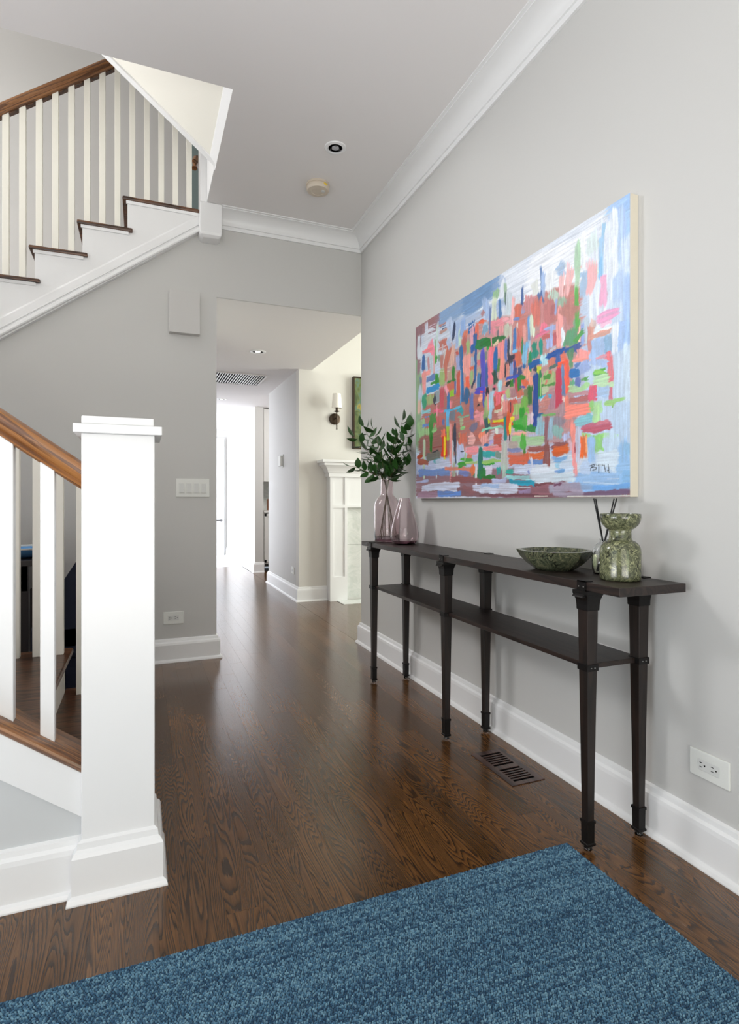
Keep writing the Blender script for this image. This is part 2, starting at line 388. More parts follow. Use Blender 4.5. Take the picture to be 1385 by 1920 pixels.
for k in range(-6, 3):
    xr = .362 if k == 2 else x0(k)+.323
    z = zt(k)
    t = build('tread', MB().box(x0(k), xr, 3.96, 4.95, z-.024, z), TREADM, us, bevel=.009)
    m = MB(); xe = xr-.025 if k < 2 else xr
    m.prism([(3.985, z-.042), (3.977, z-.040), (3.972, z-.028), (3.970, z-.024), (3.985, z-.024)], 'x', x0(k)+.022, xe)
    build('cove_trim', m, WHITE, t)
    build('riser', MB().box(x0(k)+.03, x0(k)+.045, 3.99, 4.95, z-.2015, z-.024), WHITE, us)
build('soffit', MB().prism([(x0(-6), zt(-6)-.30), (.45, zsk(.45)+.02), (.45, zsk(.45)+.05), (x0(-6), zt(-6)-.26)], 'y', YW+.13, 4.96), WHITE, us)
def zru(x): return 3.402+(x+.797)*.7516+0.0     # underside of the upper rail
for j in range(-7, 13):
    xb = -.783+.0888*j
    k = min(math.floor((xb+.637+.02)/.2615), 2)
    build('baluster', MB().box(xb, xb+.035, 4.012, 4.047, zt(k), zru(xb+.017)+.02), CREAM, us, bevel=.0015, seg=1)
RP = [(-.018, 0), (-.030, .006), (-.033, .016), (-.027, .024), (-.032, .034), (-.034, .056), (-.028, .072), (-.014, .080), (0, .082),
      (.014, .080), (.028, .072), (.034, .056), (.032, .034), (.027, .024), (.033, .016), (.030, .006), (.018, 0)]
RP = [(a, b*1.06) for a, b in RP]
build('handrail', MB().loft([[(xx, 4.03+a, zru(xx)+b) for a, b in RP] for xx in (-1.5, .36)]), RAILU, us, smooth=True, ang=40)
build('fillet', MB().loft([[(xx, 4.03+a, zru(xx)+b) for a, b in [(-.017, -.006), (.017, -.006), (.017, .004), (-.017, .004)]] for xx in (-1.5, .36)]), TREADM, us)
# newel drop
m = MB()
def sq(cx, cy, h, z): return [(cx-h, cy-h, z), (cx+h, cy-h, z), (cx+h, cy+h, z), (cx-h, cy+h, z)]
nx, ny = .431, 3.975
m.loft([sq(nx, ny, .050, 2.842), sq(nx, ny, .066, 2.856), sq(nx, ny, .0715, 2.872), sq(nx, ny, .0715, HC-.001)])
nw = build('newel_drop', m, WHITE, us, bevel=.006)
build('newel_shaft', MB().box(.362, .409, 3.905, 4.04, HC-.001, 3.9), WHITE, nw)
# third flight seen from below: sloped soffit
def zs3(x): return 3.10+(.41-x)*.80
tf = thing('staircase', (.41, 3.2, 3.1), 'cream sloped underside of the top stair flight beside the ceiling opening', 'staircase')
build('sloped_soffit', MB().prism([(.409, zs3(.41)), (-1.6, zs3(-1.6)), (-1.6, zs3(-1.6)+.25), (.409, zs3(.41)+.25)], 'y', 2.795, 3.5), CREAM, tf)
build('edge_moulding', MB().prism([(.41, zs3(.41)-.012), (-1.6, zs3(-1.6)-.012), (-1.6, zs3(-1.6)), (.41, zs3(.41))], 'y', 3.462, 3.51), WHITE, tf)
build('corner_trim', MB().prism([(.41, zs3(.41)-.030), (.41, zs3(.41)-.001), (.376, zs3(.376)-.001), (.376, zs3(.376)-.008)], 'y', 2.795, 3.462), WHITE, tf)
struct('trim_3', MB().box(.404, .41, 3.512, 3.90, HC, HC+.35), WHITE, 'white fascia of the stairwell opening')
# rail and baluster seen on the upstairs landing
lr = thing('landing_rail', (.43, 5.1, 3.42), 'short end of brown rail on the upstairs landing behind the white post', 'railing')
build('handrail', MB().tube([(.372, 4.48, 3.60), (.376, 4.50, 3.66), (.388, 4.54, 3.71), (.41, 4.6, 3.75), (.44, 4.8, 3.80)], .022, 10), RAILM, lr, smooth=True)
build('baluster', MB().box(.447, .475, 4.86, 4.90, 3.42, 3.76), WHITE, lr)
struct('floor_landing', MB().box(.46, 1.7, 4.15, 5.6, 3.30, 3.42), WHITE)

# ------------------------------------------------------------ lower staircase
ls = thing('staircase', (-.06, 1.81, 0), 'lower white stair flight with square newel post and golden oak handrail', 'staircase')
np_ = build('newel_post', MB().box(-.152, .035, 1.72, 1.907, 0, 1.264), WHITE, ls, bevel=.003)
build('newel_cap', MB().box(-.171, .054, 1.701, 1.926, 1.264, 1.288), WHITE, np_, bevel=.002)
build('cap_block', MB().box(-.152, .033, 1.72, 1.905, 1.288, 1.312), WHITE, np_, bevel=.004)
def ringbase(name, prof, x0_, x1_, y0_, y1_, mat, parent):
    m = MB(); rings = []
    for a, z in prof: rings.append([(x0_-a, y0_-a, z), (x1_+a, y0_-a, z), (x1_+a, y1_+a, z), (x0_-a, y1_+a, z)])
    return build(name, m.loft(rings), mat, parent)
ringbase('plinth', [(.022, 0), (.022, .118), (.018, .128), (.010, .136), (.008, .152), (0, .158)], -.152, .035, 1.72, 1.907, WHITE, np_)
ringbase('shoe_moulding', [(.034, 0), (.034, .004), (.030, .015), (.022, .021)], -.152, .035, 1.72, 1.907, WHITE, np_)
def zc(x): return .361+(-.156-x)*.715           # top of the sloped cap
XE = -1.75
m = MB().prism([(XE, 0), (-.152, 0), (-.152, zc(-.152)-.03), (XE, zc(XE)-.03)], 'y', 1.755, 1.86)
build('knee_wall', m, plain('wall_paint_sky_tint', (205, 207, 208), .5), ls)  # wall paint with blue daylight put into its colour
build('stringer', MB().prism([(-.152, zc(-.152)-.028), (XE, zc(XE)-.028), (XE, zc(XE)-.150), (-.152, zc(-.152)-.150)], 'y', 1.741, 1.874), WHITE, ls, bevel=.002)
cp = [(1.731, -.016), (1.727, -.010), (1.729, -.003), (1.736, 0), (1.880, 0), (1.886, -.004), (1.886, -.026), (1.742, -.028), (1.735, -.024)]
build('sloped_cap', MB().loft([[(xx, a, zc(xx)+b) for a, b in cp] for xx in (XE, -.152)]), RAILM, ls, smooth=True, ang=40)
b = MB().sweep(BP, (XE, 1.755, 0), (-.152, 1.755, 0), (0, -1, 0), (0, 0, 1)); build('baseboard', b, WHITE, ls)
build('shoe_moulding', MB().sweep([(a*.95, z) for a, z in SH], (XE, 1.755, 0), (-.152, 1.755, 0), (0, -1, 0), (0, 0, 1)), WHITE, ls)
def zrl(x): return 1.110+(-.156-x)*.712
build('handrail', MB().loft([[(xx, 1.81+a, zrl(xx)+b*.93) for a, b in RP] for xx in (XE, -.152)]), RAILM, ls, smooth=True, ang=40)
build('handrail', MB().loft([[(xx, 2.93+a, zrl(xx)+b*.93) for a, b in RP] for xx in (XE, -.02)]), RAILM, ls, smooth=True, ang=40)
for j in range(0, 14):
    xb = -.259-.0985*j
    if xb < XE: break
    build('baluster', MB().prism([(xb, zc(xb)-.001), (xb+.035, zc(xb+.035)-.001), (xb+.035, zrl(xb+.03)+.01), (xb, zrl(xb)+.01)], 'y', 1.785, 1.820), WHITE, ls, bevel=.0015, seg=1)
for k in range(0, 7):
    xn = -.04-.26*k; z = .19*(k+1)
    build('tread', MB().box(xn-.30, xn, 1.875, 3.03, z-.027, z), TREADM, ls, bevel=.008)
    build('riser', MB().box(xn-.045, xn-.03, 1.875, 3.0, z-.19, z-.027), CREAM, ls)
    for xb in ((-.278, -.193, -.105)[0:1] if k == 0 else (-.278-.26*k, -.278-.26*k+.0865, -.278-.26*k+.173)):
        if k == 0: xb = xb
        build('baluster', MB().box(xb, xb+.036, 2.905, 2.941, z, zrl(xb+.018)+.01), CREAM, ls, bevel=.0015, seg=1)
m = MB(); pl = [(-.07, 0)]
for k in range(0, 7):
    xn = -.07-.26*k; pl += [(xn, .19*(k+1)-.03), (xn-.26, .19*(k+1)-.03)]
pl += [(-.07-.26*7, 0)]
build('stringer', MB().prism(pl, 'y', 2.97, 3.0), WHITE, ls)
struct('floor_stair_landing', MB().box(XL, -2.16, 1.7, 4.02, 1.4, 1.55), TREADM)

# ------------------------------------------------------------ console table
T = .83
tb = thing('console_table', (1.39, 2.25, 0), 'long dark oak console table with a lower shelf and iron leg caps', 'table')
tt = build('tabletop', MB().box(1.26, 1.522, 1.228, 3.262, T-.026, T), TABLEM, tb, bevel=.0012, seg=1)
SZ = .574
build('shelf', MB().box(1.283, 1.500, 1.372, 3.122, SZ-.016, SZ), TABLEM, tb, bevel=.001, seg=1)
def sqr(cx, cy, h, z, hy=None): hy = hy or h; return [(cx-h, cy-hy, z), (cx+h, cy-hy, z), (cx+h, cy+hy, z), (cx-h, cy+hy, z)]
for yy in (1.376, 2.256, 3.118):
    for xx, sd in ((1.283, -1), (1.493, 1)):
        leg = build('leg', MB().loft([sqr(xx, yy, .0118, .02), sqr(xx, yy, .0215, .78)]), LEGM, tb, bevel=.001, seg=1)
        # iron capital flaring up to the table edge
        m = MB().loft([sqr(xx, yy, .0225, .742), sqr(xx, yy, .0235, .744), sqr(xx, yy, .0240, .760), sqr(xx, yy, .0255, .774), sqr(xx, yy, .0295, .787), sqr(xx, yy, .032, .792), sqr(xx, yy, .032, .8035)])
        build('iron_capital', m, IRON, leg)
        xo = 1.26 if sd < 0 else 1.522
        m = MB(); x1_, x2_ = sorted((xo, xo+sd*.004))
        m.box(x1_, x2_, yy-.018, yy+.018, .800, T+.003)
        x1_, x2_ = sorted((xo+sd*.004, xo-sd*.026))
        m.box(x1_, x2_, yy-.018, yy+.018, T, T+.003)
        # ogee lip under the bracket
        x1_, x2_ = sorted((xo+sd*.020, xo-sd*.002))
        m.prism([(xo, .800), (xo+sd*.005, .800), (xo+sd*.008, .794), (xo+sd*.018, .788), (xo+sd*.020, .784), (xo, .784)], 'y', yy-.022, yy+.022)
        build('edge_bracket', m, IRON, leg)
        if sd < 0:
            for dy in (-.010, .010):
                build('rivet', MB().loft([[(xo-.004-q, yy+dy+rr*math.cos(a*PI/4), .815+rr*math.sin(a*PI/4)) for a in range(8)] for q, rr in ((0, .0024), (.0010, .0020), (.0014, .0008))]), RIVET, leg)
        hz = .0118+(.0097)*(SZ-.02)/.76
        m = MB().loft([sqr(xx, yy, hz+.003, SZ-.018), sqr(xx, yy, hz+.003, SZ+.002)]); build('shelf_band', m, IRON, leg)
        for dx, dy, ax in ((-.010, -hz-.0035, 'y'), (.010, -hz-.0035, 'y'), (-hz-.0035, -.010, 'x'), (-hz-.0035, .010, 'x')):
            build('rivet', MB().lathe([(.0001, -.001), (.0022, -.001), (.0022, .001), (.0001, .001)], (xx+dx*.7, yy+dy*(1 if abs(dy)>.0101 else .7), SZ-.008), n=6), RIVET, leg)
        m = MB().loft([sqr(xx, yy, .0162, .092), sqr(xx, yy, .0162, .083), sqr(xx, yy, .0140, .082), sqr(xx, yy, .0135, .024), sqr(xx, yy, .0162, .022), sqr(xx, yy, .0162, .016), sqr(xx, yy, .010, .010)])
        build('foot_ferrule', m, IRON, leg)
        build('glide', MB().lathe([(.010, 0), (.0125, .001), (.0125, .006), (.009, .011)], (xx, yy, 0), 14), glass('glide_plastic', (220, 210, 210)) if 'glide_plastic' not in MAT else MAT['glide_plastic'], leg, smooth=True)

# ------------------------------------------------------------ decor on the table
def shell(prof, t):
    """outer profile up, inner profile down -> closed glass wall"""
    fl = prof[0][1]+t*2.2
    inn = [(max(r-t, .0005), z) for r, z in prof if z > fl+.002]
    inn = [(inn[0][0]*.86, fl)]+inn
    return [(.0005, prof[0][1])]+prof+inn[::-1]+[(.0005, inn[0][1])]
bx, by = 1.388, 3.165
prof = [(.066, 0), (.075, .004), (.077, .02), (.0775, .10), (.0775, .205), (.076, .225), (.070, .247), (.058, .264), (.046, .275), (.040, .285), (.0385, .30), (.0375, .375), (.0385, .382)]
v = build('bottle_vase', MB().lathe(shell(prof, .003), (bx, by, T), 40), GLASSP, smooth=True, ang=50, origin=(bx, by, T))
tag(v, 'tall mauve glass bottle vase holding green leafy sprigs', 'vase')
tx, ty = 1.402, 2.945
prof = [(.045, 0), (.062, .004), (.076, .020), (.082, .042), (.0815, .066), (.075, .100), (.064, .145), (.052, .19), (.040, .23), (.030, .258), (.0285, .264)]
v2 = build('teardrop_vase', MB().lathe(shell(prof, .003), (tx, ty, T), 40), GLASSP, smooth=True, ang=50, origin=(tx, ty, T))
tag(v2, 'short empty teardrop mauve glass vase in front of the taller bottle vase', 'vase')
OFF[v2.name] = (tx, ty, T)
build('tinted_base', MB().lathe([(.0005, .0072), (.057, .0075), (.068, .016), (.072, .022), (.0005, .020)], (tx, ty, T), 32), GLASSPD, v2, smooth=True, ang=50)
OFF[v.name] = (bx, by, T)
build('tinted_base', MB().lathe([(.0005, .0075), (.070, .0075), (.0735, .012), (.0735, .018), (.0005, .015)], (bx, by, T), 32), GLASSPD, v, smooth=True, ang=50)

# leafy sprigs
gb = thing('leafy_sprigs', (bx, by, T+.02), 'dark green leafy sprigs standing in the tall mauve bottle vase', 'plant')
er = Vector((math.cos(R(21.92)), -math.sin(R(21.92)), 0)); ef = Vector((math.sin(R(21.92)), math.cos(R(21.92)), 0)); ez = Vector((0, 0, 1))
def leaf_mesh():
    me = bpy.data.meshes.new('leaf'); vs = []; fs = []
    prof = [(0, .0), (.12, .30), (.32, .58), (.55, .60), (.78, .38), (.93, .11), (1, 0)]
    for t, wd in prof:
        zb = -.18*t*t
        vs += [(t, -wd*.5, zb+.10*wd), (t, 0, zb), (t, wd*.5, zb+.10*wd)]
    for i in range(len(prof)-1):
        a = i*3
        fs += [(a, a+1, a+4, a+3), (a+1, a+2, a+5, a+4)]
    me.from_pydata(vs, [], fs); me.materials.append(LEAFM)
    for p in me.polygons: p.use_smooth = True
    return me
LM = leaf_mesh()
rnd = random.Random(5)
ppm = 1062/(bx*math.sin(R(21.92))+by*math.cos(R(21.92)))
tips = [(-66, 24, .02), (-60, 78, -.05), (-44, 100, .05), (-26, 92, -.07), (-38, 58, .09), (-12, 62, .03), (14, 72, -.05), (30, 112, .04), (44, 96, -.03), (50, 60, .06), (42, 28, .02), (-34, 12, -.06), (22, 22, -.08), (32, 76, .09)]
for ti, (px, pz, dp) in enumerate(tips):
    base_ = Vector((bx, by, T+.02))
    mouth = base_+ez*.345+er*(px*.00022)+ef*dp*.15
    bot = base_+er*(-px*.00085+rnd.uniform(-.01, .01))+ef*rnd.uniform(-.04, .04)*.8
    tip = base_+ez*(.362+pz/ppm)+er*(px/ppm)+ef*dp
    mid = mouth.lerp(tip, .5)+ez*.015-er*(px/ppm*.10)
    path = []
    for q in range(9):
        t = q/8; path.append(mouth*(1-t)**2+mid*2*t*(1-t)+tip*t*t)
    stem = build('stem', MB().tube([bot, bot.lerp(mouth, .5), mouth]+path[1:], .0016, 6, .0009), STEMM, gb)
    nl = 5+int(((px*px+pz*pz)**.5)/13)
    for q in range(nl+1):
        t = .10+.9*q/nl
        p = mouth*(1-t)**2+mid*2*t*(1-t)+tip*t*t
        d = ((tip-mid)*t+(mid-mouth)*(1-t)).normalized()
        side = 1 if q % 2 else -1
        if q == nl: out = d
        else:
            lat = d.cross(ef).normalized()*side
            out = (d*rnd.uniform(.35, .9)+lat*rnd.uniform(.7, 1.1)+ef*rnd.uniform(-.7, .7)+ez*rnd.uniform(-.25, .15)).normalized()
        sz = rnd.uniform(.062, .084)
        yax = out.cross(Vector((rnd.uniform(-.5, .5), rnd.uniform(-.5, .5), 1))).normalized(); zax = out.cross(yax)
        if (p+out*sz).x > 1.535: out.x = -abs(out.x)*.6; out.normalize(); yax = out.cross(Vector((.2, .3, 1))).normalized(); zax = out.cross(yax)
        M = Matrix.Translation(p-Vector(OFF[gb.name])) @ Matrix((out, yax, zax)).transposed().to_4x4() @ Matrix.Diagonal((sz, sz*rnd.uniform(.8, 1.1), sz, 1))
        lf = bpy.data.objects.new('leaf', LM); COL.objects.link(lf); lf.parent = gb; lf.matrix_local = M

# green marble vase, bowl, diffuser
mx_, my_ = 1.404, 1.366
prof = [(.0005, 0), (.057, 0), (.0605, .003), (.0610, .010), (.0610, .088), (.0600, .098), (.0565, .108), (.051, .116), (.044, .1215), (.036, .125), (.0335, .129), (.0325, .150), (.0335, .1575),
        (.044, .164), (.053, .173), (.059, .186), (.0608, .199), (.0605, .207), (.0595, .2085), (.054, .2085), (.053, .205), (.049, .190), (.038, .178), (.020, .172), (.0005, .171)]
v = build('marble_vase', MB().lathe(prof, (mx_, my_, T), 48), GMARB, smooth=True, ang=50, origin=(mx_, my_, T))
tag(v, 'green veined marble vase with a wide cupped rim at the near end of the table', 'vase')
ox, oy = 1.392, 1.66
def octr(r, z, rot=R(-21.92+22.5)): return [(ox+r*math.cos(rot+k*PI/4)*1.0, oy+r*math.sin(rot+k*PI/4), T+z) for k in range(8)]
m = MB().loft([octr(.066, 0), octr(.072, .003), octr(.098, .022), octr(.122, .046), octr(.135, .0685), octr(.136, .0705), octr(.134, .0715), octr(.119, .0715), octr(.112, .060), octr(.085, .026), octr(.050, .016)])
v = build('marble_bowl', m, GMARB2, smooth=True, ang=20, origin=(ox, oy, T)); tag(v, 'octagonal dark green marble bowl with a pale rim on the console table', 'bowl')
dx, dy = 1.462, 1.495
RL = ['leftmost black reed leaning left out of the clear diffuser bottle', 'second black reed from the left, leaning left in the diffuser bottle', 'second black reed from the right in the diffuser bottle', 'rightmost black reed leaning right out of the diffuser bottle', 'middle black reed of the five in the clear diffuser bottle']
prof = [(.030, 0), (.034, .003), (.0365, .016), (.0375, .040), (.0375, .062), (.0355, .080), (.029, .096), (.020, .104), (.013, .108), (.0125, .116), (.0145, .119)]
v = build('diffuser_bottle', MB().lathe(shell(prof, .0028), (dx, dy, T), 32), GLASSC, smooth=True, ang=50, origin=(dx, dy, T))
tag(v, 'clear glass reed diffuser bottle half hidden behind the green marble vase', 'diffuser'); OFF[v.name] = (dx, dy, T)
build('oil', MB().lathe([(.0005, .0066), (.029, .0066), (.0335, .017), (.0345, .040), (.0345, .066), (.0005, .066)], (dx, dy, T), 32), LIQUID, v, smooth=True, ang=50)
for ri, (rx, rz, dd) in enumerate( ((-.030, 1.087, .008), (-.022, 1.086, .012), (.045, 1.087, 0), (.052, 1.086, .016), (.040, 1.086, .01))):
    p0 = Vector((dx, dy, T+.012))-er*rx*.35; p1 = Vector((dx, dy, 0))+er*rx+ef*dd; p1.z = rz
    pm_ = Vector((dx, dy, T+.112)) + er*(rx*.10)
    r_ = build('reed_stick', MB().tube([p0, pm_, p1], .0023, 8), BLACKR, origin=tuple(p0), smooth=True)
    tag(r_, RL[ri], 'reed', 'black reeds in the diffuser bottle')

